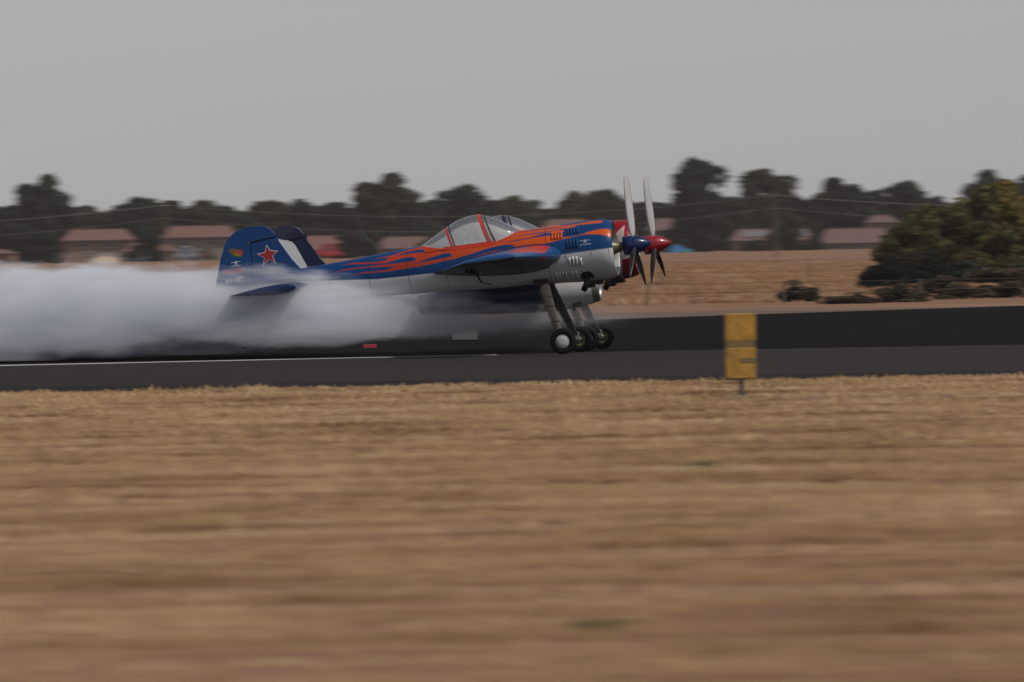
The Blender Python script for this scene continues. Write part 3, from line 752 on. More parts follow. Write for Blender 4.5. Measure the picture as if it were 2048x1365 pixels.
cxs, cys = sum(a for a, b in ST) / 10, sum(b for a, b in ST) / 10
flat('star', [(cxs + (a - cxs) * .86, cys + (b - cys) * .86) for a, b in ST], yd - .003, M_starred, FN)
flat('white_panel', [(556, 478), (566, 480.5), (576, 481.5), (584, 484.5), (590, 490), (601, 509), (611, 527), (614, 533), (613, 537.5), (608, 539.5), (596, 540), (575, 540), (556, 530)], SEP - FT - .004, M_white, FF)
# the near rudder's badges
bl = [(457.5, 500), (462, 497.6), (470, 498), (477, 499.5), (484, 503), (486.5, 509), (483, 514), (476, 515.2), (468, 513), (462, 508.5), (457.5, 504)]
flat('round_badge', bl, yd, M_green, RN)
flat('badge_centre', [(466, 503), (474, 500.5), (483, 505), (484, 511), (476, 513), (468, 509)], yd - .0025, M_yellowp, RN)
for q in ([(461, 502), (464, 499), (466, 506), (463, 507)], [(466, 508), (468, 500), (471, 499), (472, 508), (469.5, 505)], [(473, 500), (476, 499), (475, 503), (479, 499), (481, 500), (478, 506), (482, 511), (479, 511), (476, 507), (474, 509)], [(481, 500), (485.5, 498.6), (486, 501), (483, 503), (486.5, 509), (483, 510), (480, 503)]):
    flat('badge_letter', q, yd - .005, M_redprint, RN)
c = P(472.5, 527); emblem(c[0], c[1], yd, .082, RN, R(1))
c = P(463.3, 534.6); text_obj('Fly The Dream', .027, (c[0], yd, c[1]), R(.5), M_print, RN, .0008)
c = P(446.8, 550.3); text_obj('ЯК-55М', .098, (c[0], yd, c[1]), R(1.5), M_redprint, RN, .0045, sx=1.06, shear=.1)
c = P(452.6, 567.2); text_obj('N110JY', .100, (c[0], yd, c[1]), R(2), M_print, RN, .0025, sx=.98)

# --- wings
def naca(c, t): return 5 * t * (.2969 * math.sqrt(c) - .126 * c - .3516 * c * c + .2843 * c ** 3 - .1036 * c ** 4)
RLE, RTE = P3(1124, 508, -.42), P3(870, 546, -.42)
TLE, TTE = P3(1034, 513.5, -3.9), P3(893, 532, -3.9)
def wing_sec(s): return RLE.lerp(TLE, s), RTE.lerp(TTE, s), .20 + (.125 - .20) * s
def wing_loft(name, s0, s1, c0, c1, mirror, yshift, ns=60, nc=44, defl=0.0, tipcap=False, colf=None):
    """mirror=+1: the right (camera side) wing; -1: left wing of the far body"""
    V = []; F = []; C = []
    cs = [c0 + (c1 - c0) * (.5 - .5 * math.cos(math.pi * i / nc)) for i in range(nc + 1)]
    ring = [(c, 1) for c in cs[::-1]] + [(c, -1) for c in cs[(1 if c0 == 0 else 0):]]
    n = len(ring); secs = [s0 + (s1 - s0) * i / ns for i in range(ns + 1)]
    scl = [1.0] * len(secs)
    if tipcap:
        ext_ = [(.008, .93), (.016, .80), (.023, .55), (.026, .12)]
        secs += [s1 + a for a, b in ext_]; scl += [b for a, b in ext_]
    for s, k in zip(secs, scl):
        le, te, t_ = wing_sec(min(s, s1)); d = te - le; ch = d.length
        yy = RLE.y + (TLE.y - RLE.y) * s
        hinge = le + d * .72; a = defl
        for c, sg in ring:
            cc = c if k == 1 else .5 + (c - .5) * (1 - (1 - k) * .12)
            q = le + d * cc; q.z += sg * naca(min(max(cc, 0), 1), t_) * ch * k
            if a:
                v = q - hinge; ca, sa = math.cos(a), math.sin(a)
                q = hinge + Vector((v.x * ca - v.z * sa, 0, v.x * sa + v.z * ca))
            V.append(((q.x), (yy * mirror + yshift), q.z))
            C.append(colf(s, cc, sg))
    for i in range(len(secs) - 1):
        for j in range(n):
            f = (i * n + j, i * n + (j + 1) % n, (i + 1) * n + (j + 1) % n, (i + 1) * n + j)
            F.append(f if mirror > 0 else f[::-1])
    F.append(tuple(range(n))); F.append(tuple((len(secs) - 1) * n + j for j in range(n - 1, -1, -1)))
    me = bpy.data.meshes.new(name); me.from_pydata(V, [], F); me.update()
    bm = bmesh.new(); bm.from_mesh(me); bmesh.ops.recalc_face_normals(bm, faces=bm.faces); bm.to_mesh(me); bm.free()
    me.polygons.foreach_set('use_smooth', [len(p_.vertices) == 4 for p_ in me.polygons])
    at = me.attributes.new('paint', 'FLOAT_COLOR', 'POINT'); C = np.array(C)
    at.data.foreach_set('color', np.hstack([C, np.ones((len(C), 1))]).astype(np.float32).ravel())
    return link(name, me, plane, [M_paint])
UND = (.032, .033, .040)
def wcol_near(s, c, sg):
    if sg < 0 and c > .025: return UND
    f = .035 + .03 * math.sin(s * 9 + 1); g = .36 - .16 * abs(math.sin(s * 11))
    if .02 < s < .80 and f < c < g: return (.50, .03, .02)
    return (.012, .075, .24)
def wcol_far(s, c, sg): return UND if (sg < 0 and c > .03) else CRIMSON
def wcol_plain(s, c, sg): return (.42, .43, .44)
def dark(s, c, sg): return (.02, .02, .025)
SA = .34
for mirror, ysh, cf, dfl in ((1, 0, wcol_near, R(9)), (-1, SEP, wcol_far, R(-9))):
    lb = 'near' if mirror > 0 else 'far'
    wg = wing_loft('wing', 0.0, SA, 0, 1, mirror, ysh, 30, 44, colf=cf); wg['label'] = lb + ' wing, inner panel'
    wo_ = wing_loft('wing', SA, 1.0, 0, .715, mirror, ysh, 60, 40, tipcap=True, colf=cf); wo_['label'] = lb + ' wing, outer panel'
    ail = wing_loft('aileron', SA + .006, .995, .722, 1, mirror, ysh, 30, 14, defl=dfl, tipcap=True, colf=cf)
    # root fairing seal
    V = []; F = []; n = 60
    for yy in (-.30, -.462):
        for i in range(n):
            a = 2 * math.pi * i / n; c = .5 + .5 * math.cos(a); sg = 1 if a < math.pi else -1
            q = RLE.lerp(RTE, c * 1.02 - .012); q.z += sg * (naca(c, .20) * (RTE - RLE).length + .016); V.append((q.x, yy * mirror + ysh, q.z))
    for i in range(n): F.append((i, (i + 1) % n, n + (i + 1) % n, n + i))
    F.append(tuple(range(n))); F.append(tuple(range(2 * n - 1, n - 1, -1)))
    mesh('wing_root_fairing', V, F, [M_dkblue], plane, False)
    # aerobatic spade under the aileron
    yl = -2.5 * mirror + ysh
    if mirror > 0: b0, b1, b2 = P3(944, 541, -2.5), P3(963, 565, -2.5), P3(984, 569, -2.5)
    else:
        b0, b1, b2 = P3(944, 541, -2.5), P3(963, 565, -2.5), P3(984, 569, -2.5)
        for q in (b0, b1, b2): q.y = yl
    bm = bmesh.new()
    for dy in (-.05, .05): tube(bm, [b0 + Vector((0, dy, .06)), b1 + Vector((0, dy, 0))], .011, 8)
    bm_obj('spade_arm', bm, M_soot, ail, True)
    bm = bmesh.new(); mid = (b1 + b2) / 2; dd = b2 - b1
    box(bm, mid, (dd.length, .26, .012), Matrix.Rotation(-math.atan2(dd.z, dd.x), 3, 'Y'), .004); bm_obj('spade_plate', bm, M_leg, ail)
    bm = bmesh.new()
    u = b0 - P3(944, 541, -2.5) if mirror < 0 else Vector((0, 0, 0))
    for (a, b) in (((922, 531), (940, 546)), ((950, 534), (938, 547)), ((930, 544), (958, 548))):
        q0, q1 = P3(*a, -2.5), P3(*b, -2.5); q0.y = q1.y = yl; tube(bm, [q0, q1], .022, 8)
    bm_obj('hinge_bracket', bm, M_soot, ail)
    # underside ribs and inspection plates
    for s in (.12, .22, .34, .46, .58, .70, .82, .93):
        le, te, t_ = wing_sec(s); d = te - le; ch = d.length; V = []; F = []; cmax = .99 if s < SA else .70
        for i in range(25):
            c = .03 + (cmax - .03) * i / 24; q = le + d * c; z = q.z - naca(c, t_) * ch - .0035; yy = (RLE.y + (TLE.y - RLE.y) * s)
            V += [(q.x, (yy - .006) * mirror + ysh, z), (q.x, (yy + .006) * mirror + ysh, z)]
            if i: F.append((2 * i - 2, 2 * i - 1, 2 * i + 1, 2 * i))
        mesh('rib_strip', V, F, [M_gap], wg if s < SA else wo_)
    bm = bmesh.new(); q = P3(1044, 536, -1.2); q.y = q.y * mirror + ysh
    tube(bm, [q + Vector((0, 0, .03)), q - Vector((0, 0, .035))], .012, 8); box(bm, q - Vector((0, 0, .04)), (.10, .05, .02)); bm_obj('tie_down_ring', bm, M_soot, wg)
# centre wing and centre tailplane between the bodies
V = []; F = []; n = 60
for yy in (.30, SEP - .30):
    for i in range(n):
        a = 2 * math.pi * i / n; c = .5 + .5 * math.cos(a); sg = 1 if a < math.pi else -1
        q = RLE.lerp(RTE, c); q.z += sg * naca(c, .20) * (RTE - RLE).length; V.append((q.x, yy, q.z))
for i in range(n): F.append((i, (i + 1) % n, n + (i + 1) % n, n + i))
mesh('centre_wing', V, F, [M_white], plane)
def tailplane(name, y0, y1, le0, te0, le1, te1, th, mats, label=None, cap=False, c0=0.0, c1=1.0):
    V = []; F = []; n = 40; secs = [(0, 1), (1, 1)] + ([(1.015, .9), (1.03, .7), (1.04, .4), (1.043, .1)] if cap else [])
    for s, k in secs:
        s_ = min(s, 1); le = Vector((le0[0], 0, le0[1])).lerp(Vector((le1[0], 0, le1[1])), s_); te = Vector((te0[0], 0, te0[1])).lerp(Vector((te1[0], 0, te1[1])), s_)
        for i in range(n):
            a = 2 * math.pi * i / n; c = c0 + (c1 - c0) * (.5 + .5 * math.cos(a)); sg = 1 if a < math.pi else -1
            q = le.lerp(te, c); q.z += sg * naca(c, th) * (te - le).length * k; V.append((q.x, y0 + (y1 - y0) * s, q.z))
    for r_ in range(len(secs) - 1):
        for i in range(n): F.append((r_ * n + i, r_ * n + (i + 1) % n, (r_ + 1) * n + (i + 1) % n, (r_ + 1) * n + i))
    F.append(tuple(range(n))); F.append(tuple((len(secs) - 1) * n + i for i in range(n - 1, -1, -1)))
    o = mesh(name, V, F, mats, plane)
    if label: o['label'] = label
    return o
h0, h1 = P(618, 571), P(480, 590); g0, g1 = P(590, 574.5, -1.45), P(505, 586, -1.45); g2_, g3_ = P(503, 586.3, -1.45), P(462, 592, -1.45)
k0, k1 = P(512, 585.5), P(482, 590)
hr, ht, gr, gt = P(620, 571), P(468, 592), P(593, 575, -1.45), P(460, 592.5, -1.45)
tailplane('tailplane', -.05, -1.45, hr, ht, gr, gt, .15, [M_dkblue], 'near half of the tailplane, dark blue', True, 0, .66)
tailplane('elevator', -.12, -1.45, hr, ht, gr, gt, .15, [M_dkblue], None, True, .672, 1)
tailplane('tailplane', .05, SEP - .05, hr, ht, hr, ht, .13, [M_navy], 'centre tailplane joining the two tails', False, 0, .66)
tailplane('elevator', .12, SEP - .12, hr, ht, hr, ht, .13, [M_navy], None, False, .672, 1)
tailplane('tailplane', SEP + .05, SEP + 1.45, hr, ht, gr, gt, .15, [M_crim], 'far half of the tailplane', True, 0, .66)
tailplane('elevator', SEP + .12, SEP + 1.45, hr, ht, gr, gt, .15, [M_crim], None, True, .672, 1)

# --- jet pod
jy = SEP / 2; jx, jz = P(1200, 572, jy)
bm = bmesh.new(); MJ = Matrix.Translation((jx, jy, jz)) @ Matrix.Rotation(R(1.0), 4, 'Y')
lathe(bm, [(-.60, 0), (-.55, .10), (-.40, .19), (-.10, .205), (-.02, .215), (0, .228), (-.006, .245), (-.03, .256), (-.12, .277)], MJ, 56, 1)
lathe(bm, [(-.12, .277), (-.16, .285), (-.40, .325), (-.75, .345)], MJ, 56, 0)
lathe(bm, [(-.75, .345), (-.753, .348), (-1.2, .335), (-2.0, .27), (-2.8, .19), (-3.1, .16), (-3.1, .14), (-2.9, .14), (-2.9, 0)], MJ, 56, 2)
pod = bm_obj('jet_engine_pod', bm, [M_white, M_metal, M_dkblue], plane, True); pod['label'] = 'white jet pod slung between the two bodies, polished intake lip'
bm = bmesh.new(); box(bm, (jx - 1.4, jy, jz + .34), (1.7, .10, .34), None, .03); bm_obj('pylon', bm, M_white, pod)
bm = bmesh.new(); box(bm, (P(1156, 600, jy)[0], jy - .12, P(1156, 607, jy)[1]), (.16, .2, .12), None, .02); tube(bm, [P3(1150, 600, jy - .1), P3(1149, 622, jy - .1)], .02); bm_obj('drain_fitting', bm, M_soot, pod)

# --- undercarriage
TR = 2.25; WR = .216
def wheel_at(px, yl):
    d = ray(px, 685); o = RT @ (CAM - ORG); dd = RT @ d
    q = o + dd * ((yl - o.y) / dd.y); ww = toworld(q); ww.z = WR
    return tolocal(ww)
wheels = [(1126.2, -TR / 2, 0, -1), (1159, TR / 2, 0, 1), (1173, SEP - TR / 2, SEP, -1), (1204, SEP + TR / 2, SEP, 1)]
def make_wheel(c, side, r, wd, parent):
    wh = bpy.data.objects.new('wheel', None); COL.objects.link(wh); wh.parent = parent; wh.location = c
    M = Matrix.Rotation(R(90), 4, 'Z')       # lathe axis X -> Y
    bm = bmesh.new(); prof = []
    for k in range(25):
        a = math.pi * (k / 24) ; prof.append((-wd / 2 * math.cos(a), r - wd * .46 + wd * .46 * math.sin(a) ** .75))
    prof = [(-wd * .34, r * .52)] + prof + [(wd * .34, r * .52)]
    lathe(bm, prof, M, 56); bm_obj('tyre', bm, M_black, wh, True)
    bm = bmesh.new(); s = side
    lathe(bm, [(s * wd * .30, r * .56), (s * wd * .36, r * .50), (s * wd * .38, r * .44), (s * wd * .46, r * .36), (s * wd * .50, r * .2), (s * wd * .51, 0)], M, 40); bm_obj('hub_cover', bm, M_hub, wh, True)
    bm = bmesh.new()
    lathe(bm, [(-s * wd * .30, r * .56), (-s * wd * .26, r * .44), (-s * wd * .12, r * .40), (-s * wd * .12, r * .2), (-s * wd * .45, r * .18), (-s * wd * .45, 0)], M, 32); bm_obj('brake_hub', bm, M_gold, wh, True)
    return wh
for px, yl, yb, side in wheels:
    c = wheel_at(px, yl); make_wheel(c, side, WR, .15, plane)
    top = P3(1088, 564, 0); top.y = yb + side * .26; top.z = P(1088, 563)[1] + .03
    bot = c + Vector((-.03, -side * .13, .06))
    V = []; F = []
    N = 14
    for i in range(N + 1):
        s = i / N; q = top.lerp(bot, s); q.y += side * .05 * math.sin(s * math.pi) ; wd = .20 + (.085 - .20) * s
        tv = (bot - top).normalized(); xv = Vector((1, 0, .28 * 0)); nv = xv.cross(tv).normalized()
        for (u, v) in ((-.5, -.25), (-.38, -.5), (.38, -.5), (.5, -.25), (.5, .25), (.38, .5), (-.38, .5), (-.5, .25)):
            V.append(q + xv * (u * wd) + nv * (v * .032))
        if i:
            for k in range(8): a = (i - 1) * 8; F.append((a + k, a + (k + 1) % 8, a + 8 + (k + 1) % 8, a + 8 + k))
    F.append(tuple(range(7, -1, -1))); F.append(tuple(N * 8 + k for k in range(8)))
    leg = mesh('landing_leg', V, F, [M_leg], plane)
    for s in (.30, .46, .72):
        bm = bmesh.new(); q = top.lerp(bot, s); q.y += side * .05 * math.sin(s * math.pi); box(bm, q, ((.20 + (.085 - .20) * s) * 1.12, .05, .014), None)
        bm_obj('clamp', bm, M_soot, leg)
    bm = bmesh.new(); pts = []
    for i in range(9):
        s = i / 8; q = top.lerp(bot, s); q.y += side * .05 * math.sin(s * math.pi) - .03; q.x -= (.20 + (.085 - .20) * s) * .6; pts.append(q)
    tube(bm, pts, .007, 6); pts2 = [top + Vector((-.35, 0, 0)), top.lerp(bot, .45) + Vector((-.09, -.02, 0))]
    tube(bm, pts2, .005, 6); bm_obj('brake_line', bm, M_soot, leg)
    bm = bmesh.new(); tube(bm, [bot + Vector((.03, 0, -.06)), c], .03, 10); box(bm, bot + Vector((.0, 0, 0)), (.11, .05, .14), None, .01); bm_obj('axle', bm, M_metal, leg)
    bm = bmesh.new(); box(bm, (top.x - .02, yb + side * .26, P(1086, 562)[1] + .0), (.26, .16, .05), None, .01); bm_obj('leg_cuff', bm, M_soot, leg)
# tail wheels
for yoff, px in ((0, 489), (SEP, 545)):
    c = P3(px, 690, yoff); wz = toworld(c)
    make_wheel(c, -1, .075, .06, plane)
    bm = bmesh.new(); t0 = P3(px - 6, 598, yoff)
    tube(bm, [t0, c + Vector((-.03, 0, .20)), c + Vector((0, .05, .08)), c + Vector((0, .05, 0))], [.022, .02, .015, .012], 8); bm_obj('tail_wheel_strut', bm, M_leg, plane)
# aerials, belly probe
for a, b, y in (((763, 507.5), (721, 461), 0), ((763, 507.5), (725, 464), SEP)):
    q0, q1 = P3(*a, 0), P3(*b, 0); q0.y = q1.y = y
    bm = bmesh.new(); tube(bm, [q0, q1], [.004, .002], 6); bm_obj('whip_aerial', bm, M_leg, plane)
for yoff in (0, SEP):
    bm = bmesh.new(); q = P3(1056, 569, 0); q.y = yoff; tube(bm, [q + Vector((.1, 0, .06)), q + Vector((0, 0, 0.0)), q + Vector((-.06, 0, -.01))], [.014, .014, .02], 8); bm_obj('belly_probe', bm, M_soot, plane)

# --- the pilot, seated in the far cockpit
def person(loc, rotm):
    hx = 0
    me = bpy.data.meshes.new('person')
    J = {'pel': (0, 0, 0, .15), 'wai': (-.03, 0, .18, .135), 'che': (-.06, 0, .38, .165), 'nec': (-.04, 0, .53, .06), 'hed': (.0, 0, .62, .085), 'top': (.005, 0, .74, .085),
         'shR': (-.05, -.19, .45, .07), 'elR': (.10, -.25, .22, .05), 'wrR': (.32, -.14, .24, .032), 'haR': (.40, -.12, .27, .035),
         'shL': (-.05, .19, .45, .07), 'elL': (.10, .25, .22, .05), 'wrL': (.32, .12, .22, .032), 'haL': (.40, .10, .24, .035),
         'hiR': (.05, -.10, -.02, .10), 'knR': (.48, -.14, .10, .07), 'anR': (.72, -.12, -.22, .045), 'toR': (.84, -.12, -.20, .035),
         'hiL': (.05, .10, -.02, .10), 'knL': (.48, .14, .10, .07), 'anL': (.72, .12, -.22, .045), 'toL': (.84, .12, -.20, .035)}
    names = list(J); E = [('pel', 'wai'), ('wai', 'che'), ('che', 'nec'), ('nec', 'hed'), ('hed', 'top'), ('che', 'shR'), ('shR', 'elR'), ('elR', 'wrR'), ('wrR', 'haR'), ('che', 'shL'), ('shL', 'elL'), ('elL', 'wrL'), ('wrL', 'haL'),
                          ('pel', 'hiR'), ('hiR', 'knR'), ('knR', 'anR'), ('anR', 'toR'), ('pel', 'hiL'), ('hiL', 'knL'), ('knL', 'anL'), ('anL', 'toL')]
    me.from_pydata([J[n][:3] for n in names], [(names.index(a), names.index(b)) for a, b in E], [])
    o = bpy.data.objects.new('person', me); COL.objects.link(o)
    md = o.modifiers.new('skin', 'SKIN'); sub = o.modifiers.new('sub', 'SUBSURF'); sub.levels = 2; sub.render_levels = 2
    for i, n in enumerate(names):
        sv = me.skin_vertices[0].data[i]; sv.radius = (J[n][3], J[n][3]); sv.use_root = (n == 'pel')
    bpy.context.view_layer.update()
    m2_ = bpy.data.meshes.new_from_object(o.evaluated_get(bpy.context.evaluated_depsgraph_get()))
    o.modifiers.clear(); o.data = m2_
    m2_.materials.clear(); m2_.materials.append(M_suit); m2_.materials.append(M_skin)
    for p_ in m2_.polygons:
        p_.use_smooth = True
        c = p_.center
        if c.z > .52 or (c.x > .345 and c.z > .15 and abs(c.y) < .25 and c.x < .5): p_.material_index = 1
    bm = bmesh.new(); bmesh.ops.create_uvsphere(bm, u_segments=24, v_segments=16, radius=.13, matrix=Matrix.Translation((-.01, 0, .70)) @ Matrix.Diagonal((1.08, .92, 1.05, 1)))
    bmesh.ops.delete(bm, geom=[v for v in bm.verts if v.co.x > .055 and v.co.z < .735 or v.co.z < .62], context='VERTS')
    hel = bm_obj('helmet', bm, M_helmet, o, True); sm = hel.modifiers.new('solid', 'SOLIDIFY'); sm.thickness = .012
    bm = bmesh.new(); box(bm, (.12, 0, .70), (.03, .15, .06), None, .012); bm_obj('goggles', bm, M_black, o)
    bm = bmesh.new(); prism(bm, [(.09, .66), (.125, .645), (.09, .635)], -.014, .014, .003); bm_obj('nose', bm, M_skin, o)
    o.matrix_world = Matrix.Translation(loc) @ rotm.to_4x4()
    return o
M_suit = pmat('grey_flight_suit', (.07, .075, .085), .85, bump=.3, bscale=25)
M_skin = pmat('skin', (.42, .23, .16), .55)
M_helmet = pmat('grey_helmet', (.13, .135, .15), .35, coat=.4)
px_, pz_ = P(940, 489)
pl = Vector((px_ - .02, SEP, pz_ - .43))
man = person(toworld(pl), RM)
tag(man, 'pilot in grey helmet and dark flight suit seated in the far cockpit', 'person')

# ------------------------------------------------------------------ smoke trail (volume)
SMX0, SMX1 = -26.0, 1.6
smoke_root_rot = Euler((0, 0, YAW), 'XYZ')
bm = bmesh.new()
NS = 24; rings = []
for i in range(NS + 1):
    s = i / NS; x = SMX1 + (SMX0 - SMX1) * s
    g = min(1, (SMX1 - x) / 6.0)
    y0_, y1_ = -.9 - 1.0 * g - .02 * (SMX1 - x), SEP + .8 + .9 * g + .02 * (SMX1 - x)
    z0_, z1_ = .03, 1.35 + .75 * g + .02 * (SMX1 - x)
    rings.append([bm.verts.new(v) for v in ((x, y0_, z0_), (x, y1_, z0_), (x, y1_, z1_), (x, y0_, z1_))])
for a, b in zip(rings, rings[1:]):
    for k in range(4): bm.faces.new((a[k], a[(k + 1) % 4], b[(k + 1) % 4], b[k]))
bm.faces.new(rings[0]); bm.faces.new(rings[-1][::-1])
M_smoke = bpy.data.materials.new('smoke_volume'); M_smoke.use_nodes = True; t = M_smoke.node_tree; t.nodes.clear(); L = t.links
out = t.nodes.new('ShaderNodeOutputMaterial'); pv = t.nodes.new('ShaderNodeVolumePrincipled'); L.new(pv.outputs[0], out.inputs['Volume'])
pv.inputs['Color'].default_value = (.935, .955, 1.0, 1); pv.inputs['Anisotropy'].default_value = 0.0
tc = t.nodes.new('ShaderNodeTexCoord'); sp = t.nodes.new('ShaderNodeSeparateXYZ'); L.new(tc.outputs['Object'], sp.inputs[0])
def mth(op, a, b=None, c=None, clamp=False):
    n = t.nodes.new('ShaderNodeMath'); n.operation = op; n.use_clamp = clamp
    for k, v in enumerate((a, b, c)):
        if v is None: continue
        if isinstance(v, (int, float)): n.inputs[k].default_value = v
        else: L.new(v, n.inputs[k])
    return n.outputs[0]
def mrange(v, a, b, c, d, smooth=True):
    n = t.nodes.new('ShaderNodeMapRange'); n.interpolation_type = 'SMOOTHSTEP' if smooth else 'LINEAR'
    L.new(v, n.inputs[0]); n.inputs[1].default_value = a; n.inputs[2].default_value = b; n.inputs[3].default_value = c; n.inputs[4].default_value = d; return n.outputs[0]
X_, Y_, Z_ = sp.outputs[0], sp.outputs[1], sp.outputs[2]
def nz(scale, sc3, detail):
    mp = t.nodes.new('ShaderNodeMapping'); mp.inputs['Scale'].default_value = sc3; L.new(tc.outputs['Object'], mp.inputs[0])
    n = t.nodes.new('ShaderNodeTexNoise'); n.inputs['Scale'].default_value = scale; n.inputs['Detail'].default_value = detail; n.inputs['Roughness'].default_value = .55; L.new(mp.outputs[0], n.inputs['Vector']); return n.outputs['Fac']
nA = nz(1.0, (.42, .22, 1.3), 3); nB = nz(1.0, (.9, .5, 4.2), 3)
wob = mth('ADD', mth('MULTIPLY', mth('SUBTRACT', nA, .5), 1.7), mth('MULTIPLY', mth('SUBTRACT', nB, .5), 1.0))
# vertical envelope
top_ = mrange(X_, -6.2, 0.8, 1.42, .72); topz = mth('ADD', top_, mth('MULTIPLY', wob, .62))
lowz = mth('ADD', mrange(X_, -9.0, 0.0, .06, .42), mth('MULTIPLY', wob, .42))
vt = t.nodes.new('ShaderNodeMapRange'); vt.interpolation_type = 'SMOOTHSTEP'; L.new(mth('SUBTRACT', topz, Z_), vt.inputs[0]); vt.inputs[1].default_value = -.20; vt.inputs[2].default_value = .38
vb = t.nodes.new('ShaderNodeMapRange'); vb.interpolation_type = 'SMOOTHSTEP'; L.new(mth('SUBTRACT', Z_, lowz), vb.inputs[0]); vb.inputs[1].default_value = -.06; vb.inputs[2].default_value = .16
# lateral envelope: widens to the near side behind the tail
yn = mth('ADD', mrange(X_, -5.0, -.3, -1.5, .45), mth('MULTIPLY', wob, .6))
la = t.nodes.new('ShaderNodeMapRange'); la.interpolation_type = 'SMOOTHSTEP'; L.new(mth('SUBTRACT', Y_, yn), la.inputs[0]); la.inputs[1].default_value = -.2; la.inputs[2].default_value = .35
lb_ = mrange(Y_, SEP + 1.3, SEP + .3, 0, 1)
ln = mrange(X_, -4.6, 1.3, 1.0, 0.0)
dn = mth('MULTIPLY', mth('MULTIPLY', vt.outputs[0], vb.outputs[0]), mth('MULTIPLY', la.outputs[0], lb_))
dn = mth('MULTIPLY', dn, mth('POWER', ln, 1.15))
dn = mth('MULTIPLY', dn, mrange(nA, .32, .6, .35, 1.3))
dn = mth('MULTIPLY', dn, mrange(nB, .33, .64, .5, 1.35))
L.new(mth('MULTIPLY', dn, 3.9), pv.inputs['Density'])
M_smoke.cycles.volume_step_rate = 0.06
smoke = bm_obj('smoke_trail', bm, M_smoke); smoke.location = ORG; smoke.rotation_euler = smoke_root_rot
tag(smoke, 'thick white smoke trail spreading behind the aeroplane over the runway', 'smoke', kind='stuff')

# ------------------------------------------------------------------ yellow runway marker
M_yel = pmat('weathered_yellow_paint', (.43, .235, .038), .6, var=.3, scale=9)
M_band = pmat('grey_band', (.20, .14, .055), .6)
M_post = pmat('galvanised_post', (.17, .15, .14), .5, metal=.3)
mk = at_z(1483, 796); mark = empty('runway_marker', mk, 'yellow boxy runway edge marker on a short grey stake in the near grass', 'marker')
sc = FPX / mk.y
def mkbox(name, x0, x1, y0, y1, dep, mat, bev=.012):
    bm = bmesh.new(); w_ = (x1 - x0) / sc; h_ = (y1 - y0) / sc; zc = (796 - (y0 + y1) / 2) / sc
    box(bm, (((x0 + x1) / 2 - 1483) / sc, 0, zc), (w_, dep, h_), None, bev); return bm_obj(name, bm, mat, mark)
mkbox('upper_panel', 1453, 1512, 627, 682, .30, M_yel); mkbox('lower_panel', 1453, 1512, 695, 757, .30, M_yel)
mkbox('band', 1454, 1511, 681.0, 696, .295, M_band, .002)
mkbox('arrow_print', 1480, 1511, 716, 726, .3075, M_band, .001)
mkbox('stake', 1478, 1488, 756.5, 798, .05, M_post, .004)
mkbox('foot', 1461, 1505, 789, 797, .22, M_post, .004)

# ------------------------------------------------------------------ small things on the runway
q = at_z(930, 682); cab = empty('equipment_cabinet', q, 'pale grey box standing on the runway behind the smoke', 'cabinet')
k = FPX / q.y
M_pale = pmat('pale_grey_paint', (.15, .145, .145), .6); M_tan = pmat('tan_paint', (.14, .10, .08), .6)
bm = bmesh.new(); box(bm, (0, 0, 13 / k), (50 / k, .4, 22 / k), None, .01); bm_obj('body', bm, M_pale, cab)
bm = bmesh.new(); box(bm, (0, 0, 28.7 / k), (52 / k, .42, 8 / k), None, .01); bm_obj('lid', bm, M_tan, cab)
for sg in (-1, 1):
    bm = bmesh.new(); box(bm, (sg * 18 / k, 0, .011), (.05, .3, .022)); bm_obj('foot', bm, M_soot, cab)
q = at_z(740, 696.5); k = FPX / q.y
bm = bmesh.new(); box(bm, (0, 0, 3.5 / k), (26 / k, .25, 7 / k), None, .008)
o = bm_obj('marker_block', bm, pmat('red_block_paint', (.45, .03, .06), .5)); o.location = q
tag(o, 'small flat red block lying on the runway under the smoke', 'block')

# ------------------------------------------------------------------ fence beyond the runway
M_wire = pmat('fence_wire', (.06, .055, .05), .6); M_fpost = pmat('fence_post_wood', (.12, .09, .07), .8)
def fence(name, y, x0, x1, heights, step, label, post_h, slope=0.0):
    f = empty(name, (x0, y, gz(y)), label, 'fence')
    for i in range(int((x1 - x0) / step) + 1):
        yy = slope * step * i; bm = bmesh.new(); box(bm, (step * i, yy, post_h / 2 - .05 + gz(y + yy) - gz(y)), (.06, .06, post_h + .1)); bm_obj('post', bm, M_fpost, f)
    for h in heights:
        bm = bmesh.new(); tube(bm, [(0, 0, h), (x1 - x0, slope * (x1 - x0), h + gz(y + slope * (x1 - x0)) - gz(y))], .007, 5); bm_obj('wire', bm, M_wire, f)
fence('wire_fence', 211, -40, 60, (.35, .62), 4.0, 'low wire fence along the far side of the runway verge', .66)
fence('wire_fence', 290, -60, 80, (.55, 1.0), 6.0, 'taller wire fence across the dry field behind the verge', 1.05)

